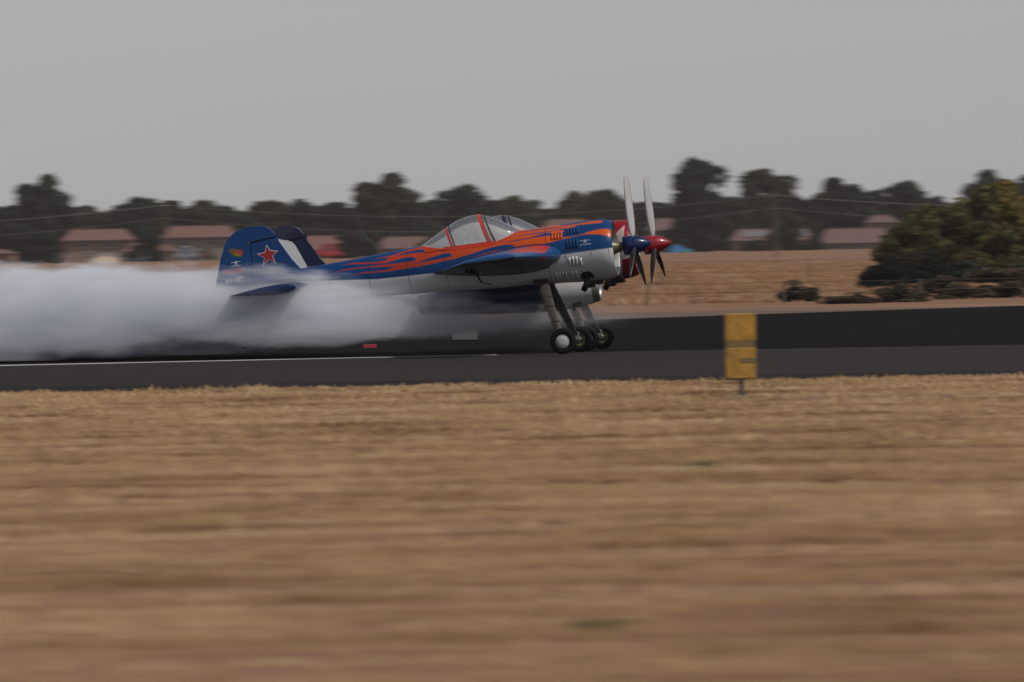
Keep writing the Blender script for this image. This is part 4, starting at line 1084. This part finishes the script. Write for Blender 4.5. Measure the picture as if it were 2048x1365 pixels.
# ------------------------------------------------------------------ trees
def leaf_mat(name, c, trans=.25):
    m = bpy.data.materials.new(name); t, p = nodes(m); L = t.links
    p.inputs['Roughness'].default_value = .75; p.inputs['Specular IOR Level'].default_value = .2
    oi = t.nodes.new('ShaderNodeObjectInfo'); g = t.nodes.new('ShaderNodeNewGeometry')
    n = t.nodes.new('ShaderNodeTexNoise'); n.inputs['Scale'].default_value = .55; n.inputs['Detail'].default_value = 3; L.new(g.outputs['Position'], n.inputs['Vector'])
    a = t.nodes.new('ShaderNodeMath'); a.operation = 'MULTIPLY_ADD'; L.new(oi.outputs['Random'], a.inputs[0]); a.inputs[1].default_value = .55; a.inputs[2].default_value = .45
    b = t.nodes.new('ShaderNodeMath'); b.operation = 'MULTIPLY_ADD'; L.new(n.outputs['Fac'], b.inputs[0]); b.inputs[1].default_value = 1.4; b.inputs[2].default_value = .35
    m_ = t.nodes.new('ShaderNodeMath'); m_.operation = 'MULTIPLY'; L.new(a.outputs[0], m_.inputs[0]); L.new(b.outputs[0], m_.inputs[1])
    v = t.nodes.new('ShaderNodeVectorMath'); v.operation = 'SCALE'; v.inputs[0].default_value = c; L.new(m_.outputs[0], v.inputs['Scale'])
    L.new(v.outputs[0], p.inputs['Base Color'])
    tl = t.nodes.new('ShaderNodeBsdfTranslucent'); L.new(v.outputs[0], tl.inputs[0])
    mx = t.nodes.new('ShaderNodeMixShader'); mx.inputs[0].default_value = trans
    L.new(p.outputs[0], mx.inputs[1]); L.new(tl.outputs[0], mx.inputs[2]); L.new(mx.outputs[0], t.nodes['Material Output'].inputs[0])
    return m
M_leafs = {'dark': leaf_mat('dark_green_leaves', (.030, .041, .034)), 'olive': leaf_mat('olive_leaves', (.052, .056, .034)), 'yellow': leaf_mat('yellowing_leaves', (.17, .125, .032)), 'green': leaf_mat('green_leaves', (.135, .128, .048)), 'brown': leaf_mat('dry_brush_leaves', (.115, .09, .06))}
M_bark = pmat('bark', (.06, .045, .035), .9, bump=.5, bscale=8)
def crown_mesh(name, seed, nleaf, leaf, shape):
    """unit crown: x,y in [-.5,.5], z in [0,1]; leaf clumps with gaps"""
    r = np.random.default_rng(seed); V = []; F = []
    ncl = 26; cl = []
    while len(cl) < ncl:
        p_ = r.uniform(-1, 1, 3)
        z = (p_[2] + 1) / 2
        if shape == 'round': rad = math.sqrt(max(0, 1 - (2 * z - 1) ** 2)) ** .75
        elif shape == 'tall': rad = (1 - z) ** .45 * min(1, z * 5 + .5)
        else: rad = math.sqrt(max(0, 1 - z ** 2.2)) 
        rr = math.hypot(p_[0], p_[1])
        if rr < rad * .85: cl.append((p_[0] * .42, p_[1] * .42, .06 + z * .82, r.uniform(.10, .20)))
    per = nleaf // ncl
    for cx, cy, cz, cr in cl:
        d = r.normal(size=(per, 3)); d /= np.linalg.norm(d, axis=1)[:, None]
        q = d * (cr * r.uniform(.55, 1.05, (per, 1))) * np.array([1, 1, .8]) + np.array([cx, cy, cz])
        u = r.normal(size=(per, 3)); u /= np.linalg.norm(u, axis=1)[:, None]
        w_ = np.cross(u, d + r.normal(size=(per, 3)) * .5); w_ /= np.linalg.norm(w_, axis=1)[:, None] + 1e-9
        s = leaf * r.uniform(.6, 1.3, (per, 1))
        for a, b, c, sc_ in zip(q, u, w_, s):
            k = len(V); V += [a - b * sc_, a + c * sc_ * .6, a + b * sc_, a - c * sc_ * .6]; F.append((k, k + 1, k + 2, k + 3))
    me = bpy.data.meshes.new(name); me.from_pydata([tuple(v) for v in V], [], F); me.update(); return me
protos = {}
for kind in ('round', 'tall', 'low'):
    protos[kind] = [crown_mesh('crown_' + kind, 11 + i * 7 + len(kind), 4200, .046, kind) for i in range(3)]
protos['bush'] = [crown_mesh('bush_foliage', 71 + i, 7000, .026, 'low') for i in range(3)]
def trunk_mesh(seed):
    r = random.Random(seed); bm = bmesh.new()
    tube(bm, [(0, 0, -.03), (.01, 0, .2), (.0, .01, .45), (.01, 0, .75)], [.035, .028, .02, .008], 8)
    for k in range(7):
        a = r.uniform(0, 6.28); z = r.uniform(.2, .5); ln = r.uniform(.15, .3)
        tube(bm, [(0, 0, z), (math.cos(a) * ln * .6, math.sin(a) * ln * .6, z + ln * .6), (math.cos(a) * ln, math.sin(a) * ln, z + ln * 1.2)], [.014, .008, .003], 6)
    me = bpy.data.meshes.new('trunk'); bm.to_mesh(me); bm.free(); me.materials.append(M_bark); return me
trunks = [trunk_mesh(i) for i in range(3)]
cvar = {}
def crown_for(kind, i, leafkey):
    k = (kind, i, leafkey)
    if k not in cvar:
        me = protos[kind][i].copy(); me.materials.clear(); me.materials.append(M_leafs[leafkey]); cvar[k] = me
    return cvar[k]
def tree(cx, top, wpx, D, kind='round', leaf='dark', label='', group=None, base=None, low=.12, cat='tree', name='broadleaf_tree', deep=1.0):
    zg = gz(D) if base is None else base
    b = at_dist(cx, 500, D); tp = at_dist(cx, top, D); H = tp.z - zg; W = wpx * D / FPX
    o = empty(name, (b.x, D, zg), label, cat, group)
    i = rng.randrange(3)
    if cat == 'tree':
        tk = link('trunk', trunks[i], o) if False else bpy.data.objects.new('trunk', trunks[i]); 
        COL.objects.link(tk) if tk.name not in COL.objects else None
        tk.parent = o; tk.scale = (H * .8, H * .8, H)
    me = crown_for(kind, i, leaf); c = bpy.data.objects.new('crown' if cat == 'tree' else 'foliage', me); COL.objects.link(c); c.parent = o
    c.location = (0, 0, H * low - H * .05); c.scale = (W * 1.15, W * 1.15 * deep, H * (1 - low) * 1.10); c.rotation_euler = (0, 0, rng.uniform(0, 6.28))
    return o
front = [ # cx, top, width, kind, leaf, label
    (88, 343, 135, 'round', 'dark', 'tall round-headed dark tree at the left end of the tree line'),
    (20, 402, 120, 'low', 'dark', 'low dark tree at the very left edge'),
    (75, 400, 160, 'low', 'dark', 'broad dark tree beneath the tall round-headed one on the left'),
    (180, 409, 110, 'low', 'olive', 'low tree right of the leftmost tall tree, above the two-storey house'),
    (285, 391, 110, 'round', 'dark', 'rounded dark tree between the two left houses'),
    (345, 412, 110, 'low', 'olive', 'low olive tree above the roof of the second left house'),
    (405, 396, 110, 'round', 'olive', 'olive tree rising behind the second left house'),
    (470, 407, 110, 'low', 'dark', 'low dark tree directly behind the blue tail fin'),
    (545, 398, 110, 'round', 'olive', 'olive tree just right of the blue fin top'),
    (618, 380, 105, 'tall', 'dark', 'pointed dark tree above the spine aerials on the left'),
    (680, 400, 100, 'low', 'dark', 'low dark tree left of the biggest middle tree'),
    (775, 341, 165, 'round', 'olive', 'biggest domed tree in the middle, left of the canopy'),
    (850, 395, 100, 'low', 'dark', 'low dark shoulder tree right of the big domed tree'),
    (925, 365, 105, 'round', 'dark', 'dark tree directly above the near canopy'),
    (975, 398, 90, 'low', 'dark', 'low dark tree above the canopy top'),
    (1040, 387, 85, 'round', 'olive', 'small round tree right above the far canopy'),
    (1148, 371, 120, 'round', 'olive', 'broad tree above the engine cowling, left half'),
    (1208, 376, 110, 'round', 'olive', 'broad tree just left of the near propeller'),
    (1262, 395, 90, 'low', 'dark', 'low dark tree between the two propellers'),
    (1325, 400, 90, 'low', 'dark', 'low dark tree right of the far propeller'),
    (1402, 311, 118, 'round', 'dark', 'tallest dark tree right of the propellers'),
    (1400, 380, 140, 'low', 'dark', 'broad dark growth at the foot of the tallest right tree'),
    (1470, 385, 90, 'low', 'olive', 'low olive tree between the two tall right trees'),
    (1537, 333, 125, 'round', 'olive', 'tall olive tree behind the utility pole'),
    (1605, 380, 100, 'low', 'dark', 'low dark tree right of the utility pole tree'),
    (1678, 350, 120, 'round', 'dark', 'dark tree above the long roofed right house'),
    (1745, 372, 90, 'low', 'dark', 'low dark tree right of the dark tree over the right house'),
    (1808, 358, 100, 'round', 'dark', 'dark tree above the left end of the yellowing thicket'),
    (1870, 377, 90, 'low', 'dark', 'low dark tree behind the yellowing thicket'),
    (1985, 325, 130, 'round', 'dark', 'dark crown rising behind the yellow trees at the right edge'),
    (2075, 345, 120, 'round', 'dark', 'dark tree cut by the right edge of the frame')]
for cx, tp, wv, kd, lf, lab in front:
    tree(cx, tp, wv, 965 + rng.uniform(-15, 25), kd, lf, lab, 'trees of the distant tree line', low=.05 if kd == 'low' else .18)
x = -160
bi = 0
WORDS = ['at the far left edge', 'above the low left roof', 'behind the tall left tree', 'behind the leftmost house', 'right of the leftmost house', 'behind the garage', 'behind the second house', 'left of the blue fin', 'above the blue fin', 'above the dark fin', 'right of the dark fin', 'left of the spine aerials', 'above the spine aerials', 'left of the domed tree', 'behind the domed tree', 'right of the domed tree', 'behind the near canopy', 'above the canopy frame', 'behind the far canopy', 'right of the far canopy', 'above the louvres', 'above the near cowling', 'behind the near cowling', 'left of the propellers', 'behind the near propeller', 'behind the far propeller', 'right of the far propeller', 'left of the tallest tree', 'behind the tallest tree', 'right of the tallest tree', 'left of the utility pole', 'right of the utility pole', 'behind the grey roof panel', 'behind the plain pink roof', 'right of the plain pink roof', 'left of the thicket', 'above the thicket', 'behind the green thicket tree', 'behind the gold thicket tree', 'behind the yellow tree', 'at the right edge', 'beyond the right edge', 'past the right edge', 'past the frame', 'far past the frame', 'farthest past the frame']
while x < 2250:
    tree(x, 402 - (x / 2048) * 14 + rng.uniform(-6, 10), 165, 1040 + rng.uniform(-20, 20), 'low', rng.choice(['dark', 'dark', 'olive']), 'low dim tree of the rear row, ' + WORDS[min(bi, len(WORDS) - 1)], 'trees of the rear background row', low=.0)
    x += 54 + rng.uniform(-6, 6); bi += 1
# growth among the houses
for cx, tp, wv, leaf, lab in ((80, 452, 110, 'dark', 'very dark bushy tree left of the first left house'), (292, 455, 70, 'dark', 'dark tree between the two left houses, in front'), (505, 470, 90, 'dark', 'dark growth behind the blue tail fin'), (705, 455, 120, 'dark', 'dark tree right of the house behind the far fin'), (560, 480, 90, 'dark', 'dark growth between the fin and the middle roof'),
                        (880, 460, 90, 'olive', 'dark bush seen through the near canopy'), (1000, 450, 120, 'dark', 'dark bush hidden behind the canopies'), (1240, 440, 80, 'dark', 'dark bush behind the red cowling'), (1400, 415, 110, 'dark', 'dark thicket left of the long right house'), (1345, 440, 50, 'dark', 'narrow dark bush right of the far spinner'), (1510, 478, 60, 'dark', 'dark shrub under the eaves of the grey vented roof'), (1632, 462, 36, 'dark', 'narrow dark shrub between the two right roofs'), (1610, 486, 40, 'dark', 'small dark shrub at the wall of the right houses'), (1570, 412, 90, 'olive', 'olive growth behind the utility pole')):
    tree(cx, tp, wv, 885 + rng.uniform(-8, 8), 'low', leaf, lab, 'garden trees and shrubs around the houses', low=0, cat='shrub' if tp > 470 else 'tree', name='garden_shrub' if tp > 470 else 'garden_tree')
# the thicket at the right, nearer
for cx, tp, wv, D, kd, leaf, lab in ((1812, 425, 150, 300, 'low', 'green', 'olive bushy tree at the left of the right thicket'), (1880, 388, 190, 310, 'low', 'green', 'olive and gold tree in the middle of the right thicket'),
      (1950, 362, 190, 315, 'low', 'green', 'broad olive tree between the gold one and the yellow one'), (2030, 350, 200, 318, 'low', 'yellow', 'large yellowing tree near the right edge'), (2110, 345, 190, 305, 'low', 'yellow', 'bright yellow tree cut by the right edge'), (1930, 420, 170, 290, 'low', 'green', 'olive shrubby tree in front of the broad one'), (2030, 430, 150, 288, 'low', 'yellow', 'low yellow tree at the right edge'), (1990, 455, 150, 284, 'low', 'green', 'low olive tree beside the low yellow one')):
    tree(cx, tp, wv, D, kd, leaf, lab, 'trees of the right thicket', low=-.02, name='thicket_tree')
for cx, tp, wv, D, leaf, lab in ((1762, 500, 110, 262, 'dark', 'dark green bush jutting left from the thicket'), (1840, 500, 130, 270, 'dark', 'very dark bush at the foot of the olive trees'), (1940, 515, 170, 272, 'dark', 'dark shady bush under the yellow trees'), (1885, 545, 150, 216, 'brown', 'brownish brush in front of the thicket'), (2000, 528, 190, 218, 'brown', 'brown dry brush at the right edge'), (1597, 560, 96, 216, 'olive', 'lone small dark bush in the field above the yellow marker'), (1700, 584, 130, 207, 'brown', 'low dry brush right of the lone bush'), (1795, 562, 130, 209, 'brown', 'dry brush patch in front of the dark bush'), (2060, 510, 120, 262, 'dark', 'dark bush cut by the right edge of the frame')):
    tree(cx, tp, wv, D, 'bush', leaf, lab, 'bushes in front of the right thicket', low=-.02, cat='bush', name='field_bush')

# ------------------------------------------------------------------ houses
M_wall = pmat('tan_stucco', (.24, .17, .135), .9, bump=.3); M_wall2 = pmat('grey_stucco', (.22, .21, .185), .9, bump=.3)
M_trim = pmat('dark_eaves', (.045, .03, .028), .8); M_win = pmat('window_pane', (.06, .07, .08), .15); M_frame = pmat('window_frame_paint', (.35, .32, .30), .6)
M_vent = pmat('grey_roof_panel', (.17, .16, .165), .5)
def tile_mat(name, c):
    m = pmat(name, c, .8, var=.2, scale=2.0); t = m.node_tree; p = t.nodes['Principled BSDF']
    tc = t.nodes.new('ShaderNodeTexCoord'); wv = t.nodes.new('ShaderNodeTexWave'); wv.bands_direction = 'X'; wv.inputs['Scale'].default_value = 3; t.links.new(tc.outputs['Object'], wv.inputs['Vector'])
    b = t.nodes.new('ShaderNodeBump'); b.inputs['Strength'].default_value = .5; b.inputs['Distance'].default_value = .1; t.links.new(wv.outputs['Fac'], b.inputs['Height']); t.links.new(b.outputs[0], p.inputs['Normal'])
    return m
M_tile = tile_mat('terracotta_tiles', (.205, .105, .088)); M_tile2 = tile_mat('faded_pink_tiles', (.18, .105, .095))
def house(x0, x1, ridge, eave, D, wall, tile, label, wins=(), low=False, hip=True, vents=(), base=None):
    c = at_dist((x0 + x1) / 2, 500, D); k = FPX / D; zb = gz(D) - .1
    W = (x1 - x0) / k; pe = at_dist((x0 + x1) / 2, eave, D).z - zb; pr = at_dist((x0 + x1) / 2, ridge, D).z - zb
    h = empty('house', (c.x, D, zb), label, 'house', 'houses in front of the tree line')
    dep = 9.0
    bm = bmesh.new(); box(bm, (0, dep / 2 + .5, pe / 2), (W * .94, dep, pe)); wl = bm_obj('wall', bm, wall, h)
    bm = bmesh.new(); i = 2.2 if hip else .1; a = W / 2
    vs = [bm.verts.new(v) for v in ((-a, 0, pe), (a, 0, pe), (a, dep + 1, pe), (-a, dep + 1, pe), (-a + i * .5, dep / 2 + .5, pr), (a - i * .5, dep / 2 + .5, pr))]
    for f in ((0, 1, 5, 4), (2, 3, 4, 5), (1, 2, 5), (3, 0, 4), (3, 2, 1, 0)): bm.faces.new([vs[q] for q in f])
    rf = bm_obj('roof', bm, tile, h)
    bm = bmesh.new(); box(bm, (0, -.02, pe - .09), (W, .08, .20)); bm_obj('eaves', bm, M_trim, h)
    bm = bmesh.new(); box(bm, (0, dep / 2 + .5, pr + .03), (W - i, .3, .12)); bm_obj('ridge', bm, tile, rf)
    for (wx, wy, ww, wh) in wins:
        bx_ = (wx - (x0 + x1) / 2) / k; bz = at_dist(wx, wy, D).z - zb
        bm = bmesh.new(); w2, h2 = ww / k, wh / k
        for s_, c_ in (((w2 + .16, .1, .1), (0, 0, h2 / 2)), ((w2 + .16, .1, .1), (0, 0, -h2 / 2)), ((.1, .1, h2), (-w2 / 2, 0, 0)), ((.1, .1, h2), (w2 / 2, 0, 0)), ((.06, .09, h2), (0, 0, 0))): box(bm, (bx_ + c_[0], .46, bz + c_[2]), s_)
        fr_ = bm_obj('window', bm, M_frame, h)
        bm = bmesh.new(); box(bm, (bx_, .485, bz), (w2, .04, h2)); bm_obj('pane', bm, M_win, fr_)
    for (v0, v1, r0_, r1_) in vents:
        t0 = (at_dist(0, r0_, D).z - at_dist(0, eave, D).z) / (pr - pe); t1 = (at_dist(0, r1_, D).z - at_dist(0, eave, D).z) / (pr - pe)
        xm0, xm1 = (v0 - (x0 + x1) / 2) / k, (v1 - (x0 + x1) / 2) / k; V = []
        hd = dep / 2 + .5
        bm = bmesh.new(); ang_ = math.atan2(pr - pe, hd); tm = (t0 + t1) / 2; ln_ = abs(t0 - t1) * math.hypot(hd, pr - pe)
        box(bm, ((xm0 + xm1) / 2, hd * tm - math.sin(ang_) * .08, pe + (pr - pe) * tm + math.cos(ang_) * .08), (xm1 - xm0, ln_, .1), Matrix.Rotation(ang_, 3, 'X')); bm_obj('roof_panel', bm, M_vent, rf)
    return h
house(122, 264, 459, 481, 900, M_wall, M_tile, 'two-storey tan house with terracotta roof near the left edge', wins=((165, 491, 26, 9), (215, 491, 30, 9), (180, 507, 18, 8)))
house(243, 352, 487, 503, 896, M_wall, M_tile, 'low terracotta-roofed garage between the two left houses', wins=((300, 510, 16, 7),))
house(322, 474, 452, 475, 900, M_wall2, M_tile, 'two-storey greyish house just left of the blue tail fin', wins=((370, 487, 22, 10), (430, 487, 26, 10), (400, 504, 20, 9)))
house(-60, 26, 500, 508, 905, M_wall, M_tile2, 'low roof at the left edge behind the smoke')
house(592, 690, 472, 500, 900, M_wall, M_tile, 'terracotta-roofed house right of the dark far fin', wins=((640, 507, 18, 6),))
house(752, 868, 474, 497, 900, M_wall, M_tile2, 'house behind the flame-painted spine', wins=((800, 503, 16, 7),))
house(1082, 1190, 439, 458, 902, M_wall, M_tile2, 'pink-roofed house above the near cowling', wins=((1120, 470, 18, 8),))
house(1296, 1362, 437, 461, 904, M_wall, M_tile2, 'pink-roofed house behind the far spinner', wins=((1325, 475, 22, 8),))
house(1462, 1632, 458, 481, 900, M_wall, M_tile2, 'long low house with a grey panel on its roof, right of the propellers', wins=((1500, 493, 24, 8), (1560, 493, 28, 8), (1600, 492, 14, 8)), vents=((1486, 1618, 463, 475),))
house(1640, 1790, 457, 486, 898, M_wall, M_tile2, 'long low house with a plain pink roof, left of the thicket', wins=((1675, 494, 26, 7), (1725, 493, 30, 6), (1760, 492, 14, 6)))
house(1735, 1800, 431, 445, 930, M_wall, M_tile2, 'small roof peeking above the plain pink roof')

# blue pool cover, red car, pale items in front of the houses
M_tarp = pmat('blue_tarpaulin', (.012, .11, .27), .6, var=.25); M_teal = pmat('teal_tarpaulin', (.01, .17, .20), .6)
def tarp(x0, x1, y0, y1, D, mat, name, label, cat):
    c = at_dist((x0 + x1) / 2, 500, D); zb = gz(D); k = FPX / D; W = (x1 - x0) / k; H = at_dist((x0 + x1) / 2, y0, D).z - zb
    bm = bmesh.new(); V = []
    n = 10
    for i in range(n + 1):
        for j in range(5):
            s = i / n; z = H * (.55 + .45 * math.sin(math.pi * min(1, s * 1.1))) * math.sin(math.pi * (.12 + .76 * j / 4)) ** .7 + rng.uniform(-.04, .04)
            V.append(bm.verts.new(((s - .5) * W, j * .8 - 1.6, max(.0, z) if 0 < j < 4 else .0)))
    for i in range(n):
        for j in range(4): bm.faces.new((V[i * 5 + j], V[i * 5 + j + 1], V[(i + 1) * 5 + j + 1], V[(i + 1) * 5 + j]))
    o = bm_obj(name, bm, mat, None, True); o.location = (c.x, D, zb); tag(o, label, cat); return o
tarp(1338, 1372, 489, 504, 880, M_tarp, 'covered_pile', 'pile under a blue tarpaulin just right of the red spinner', 'tarpaulin')
tarp(1368, 1384, 497, 504, 879, M_teal, 'covered_pile', 'small pile under a teal tarpaulin right of the blue one', 'tarpaulin')
def car(x0, x1, y0, D, mat, label):
    c = at_dist((x0 + x1) / 2, 500, D); zb = gz(D); k = FPX / D; Lc = (x1 - x0) / k; H = max(1.3, at_dist(c.x, y0, D).z - zb)
    o = empty('parked_car', (c.x, D, zb), label, 'car')
    bm = bmesh.new(); a = Lc / 2
    prism(bm, [(-a, .3), (a, .3), (a, .72), (a * .62, .85), (a * .35, H), (-a * .45, H), (-a * .78, .9), (-a, .8)], -.85, .85, .08); bm_obj('body', bm, mat, o)
    for sg in (-1, 1):
        bm = bmesh.new(); lathe(bm, [(-.1, 0), (-.1, .3), (.1, .3), (.1, 0)], Matrix.Translation((sg * a * .6, -.80, .31)) @ Matrix.Rotation(R(90), 4, 'Z'), 20); bm_obj('wheel', bm, M_black, o)
        bm = bmesh.new(); prism(bm, [(sg * a * .02 - a * .05, .86), (sg * a * .3 - a * .05, .86), (sg * a * .24 - a * .05, H - .1), (sg * a * .02 - a * .05, H - .1)], -.862, -.855); bm_obj('window', bm, M_win, o)
car(632, 684, 499, 872, pmat('red_car_paint', (.42, .012, .03), .3, coat=.6), 'bright red car parked before the house right of the dark fin')
car(352, 394, 500, 876, pmat('silver_blue_car_paint', (.22, .27, .34), .3, coat=.6), 'pale blue car parked before the greyish left house')
car(398, 432, 501, 874, pmat('brown_car_paint', (.12, .05, .035), .35, coat=.5), 'brown car parked just left of the blue tail fin')
# pale straw heap
tarp(185, 240, 512, 520, 850, pmat('pale_straw', (.45, .33, .21), .9, bump=.5), 'straw_heap', 'pale straw heap in the field below the leftmost two-storey house', 'straw')

# ------------------------------------------------------------------ utility poles and wires
M_pole = pmat('pole_wood', (.13, .085, .06), .9); M_cable = pmat('cable', (.22, .22, .22), .5)
PD = 620; k = FPX / PD
tops = []
for i, (px, lab) in enumerate(((-890, 'wooden utility pole standing outside the left of the frame'), (330, 'wooden utility pole against the trees left of the blue fin'), (1550, 'wooden utility pole in front of the tall olive tree at right'), (2770, 'wooden utility pole standing outside the right of the frame'))):
    yt = 413 - (px - 330) / 1220 * 20; tpz = at_dist(px, yt, PD); zb = gz(PD)
    o = empty('utility_pole', (tpz.x, PD, zb), lab, 'utility pole', 'utility poles in a row')
    bm = bmesh.new(); tube(bm, [(0, 0, -.2), (0, 0, tpz.z - zb + .4)], [.12, .085], 10); bm_obj('post', bm, M_pole, o)
    bm = bmesh.new(); box(bm, (0, 0, tpz.z - zb), (.12, 2.0, .12)); bm_obj('crossarm', bm, M_pole, o)
    for dy in (-.9, .9):
        bm = bmesh.new(); lathe(bm, [(0, .04), (.05, .06), (.10, .03), (.12, 0)], Matrix.Translation((0, dy, tpz.z - zb + .06)) @ Matrix.Rotation(R(-90), 4, 'Y'), 10); bm_obj('insulator', bm, M_print, o)
    tops.append(tpz)
for i in range(3):
    for dy, dz, ds in ((-.9, .1, 'front upper'), (.9, .1, 'rear upper'), (0, -1.0, 'lower')):
        a, b = tops[i] + Vector((0, dy, dz)), tops[i + 1] + Vector((0, dy, dz)); bm = bmesh.new(); pts = []
        for j in range(25):
            s = j / 24; q = a.lerp(b, s); q.z -= 1.4 * 4 * s * (1 - s) * (1 if dz > 0 else 1.15); pts.append(q)
        tube(bm, pts, .010, 5); o = bm_obj('power_cable', bm, M_cable)
        tag(o, ds + ' thin power cable sagging ' + ('left of the first utility pole', 'between the two poles in view', 'right of the pole by the olive tree')[i], 'cable', 'power cables between the utility poles')

# two green weeds in the near grass
M_weed = pmat('green_weed_leaves', (.09, .10, .035), .7)
for (px, py, lab) in ((1400, 938, 'small green weed patch in the grass right of centre'), (1210, 1262, 'green weed patch in the grass near the bottom of the frame')):
    q = at_z(px, py); me = tuft_mesh('weed', 90, .06, .16, int(px), .008); me.materials.append(M_weed)
    o = bpy.data.objects.new('weed', me); COL.objects.link(o); o.location = q; tag(o, lab, 'weed')

# ------------------------------------------------------------------ haze
HZ = True
if HZ:
    bm = bmesh.new(); box(bm, (0, 560, 12.0), (900, 1300, 26.0)); 
    M_haze = bpy.data.materials.new('haze_air'); M_haze.use_nodes = True; t = M_haze.node_tree; t.nodes.clear()
    out = t.nodes.new('ShaderNodeOutputMaterial'); pv = t.nodes.new('ShaderNodeVolumePrincipled'); t.links.new(pv.outputs[0], out.inputs['Volume'])
    pv.inputs['Color'].default_value = (.9, .9, .92, 1); pv.inputs['Density'].default_value = .00008
    hz = bm_obj('haze', bm, M_haze); tag(hz, 'thin dry haze over the airfield', 'haze', kind='stuff')
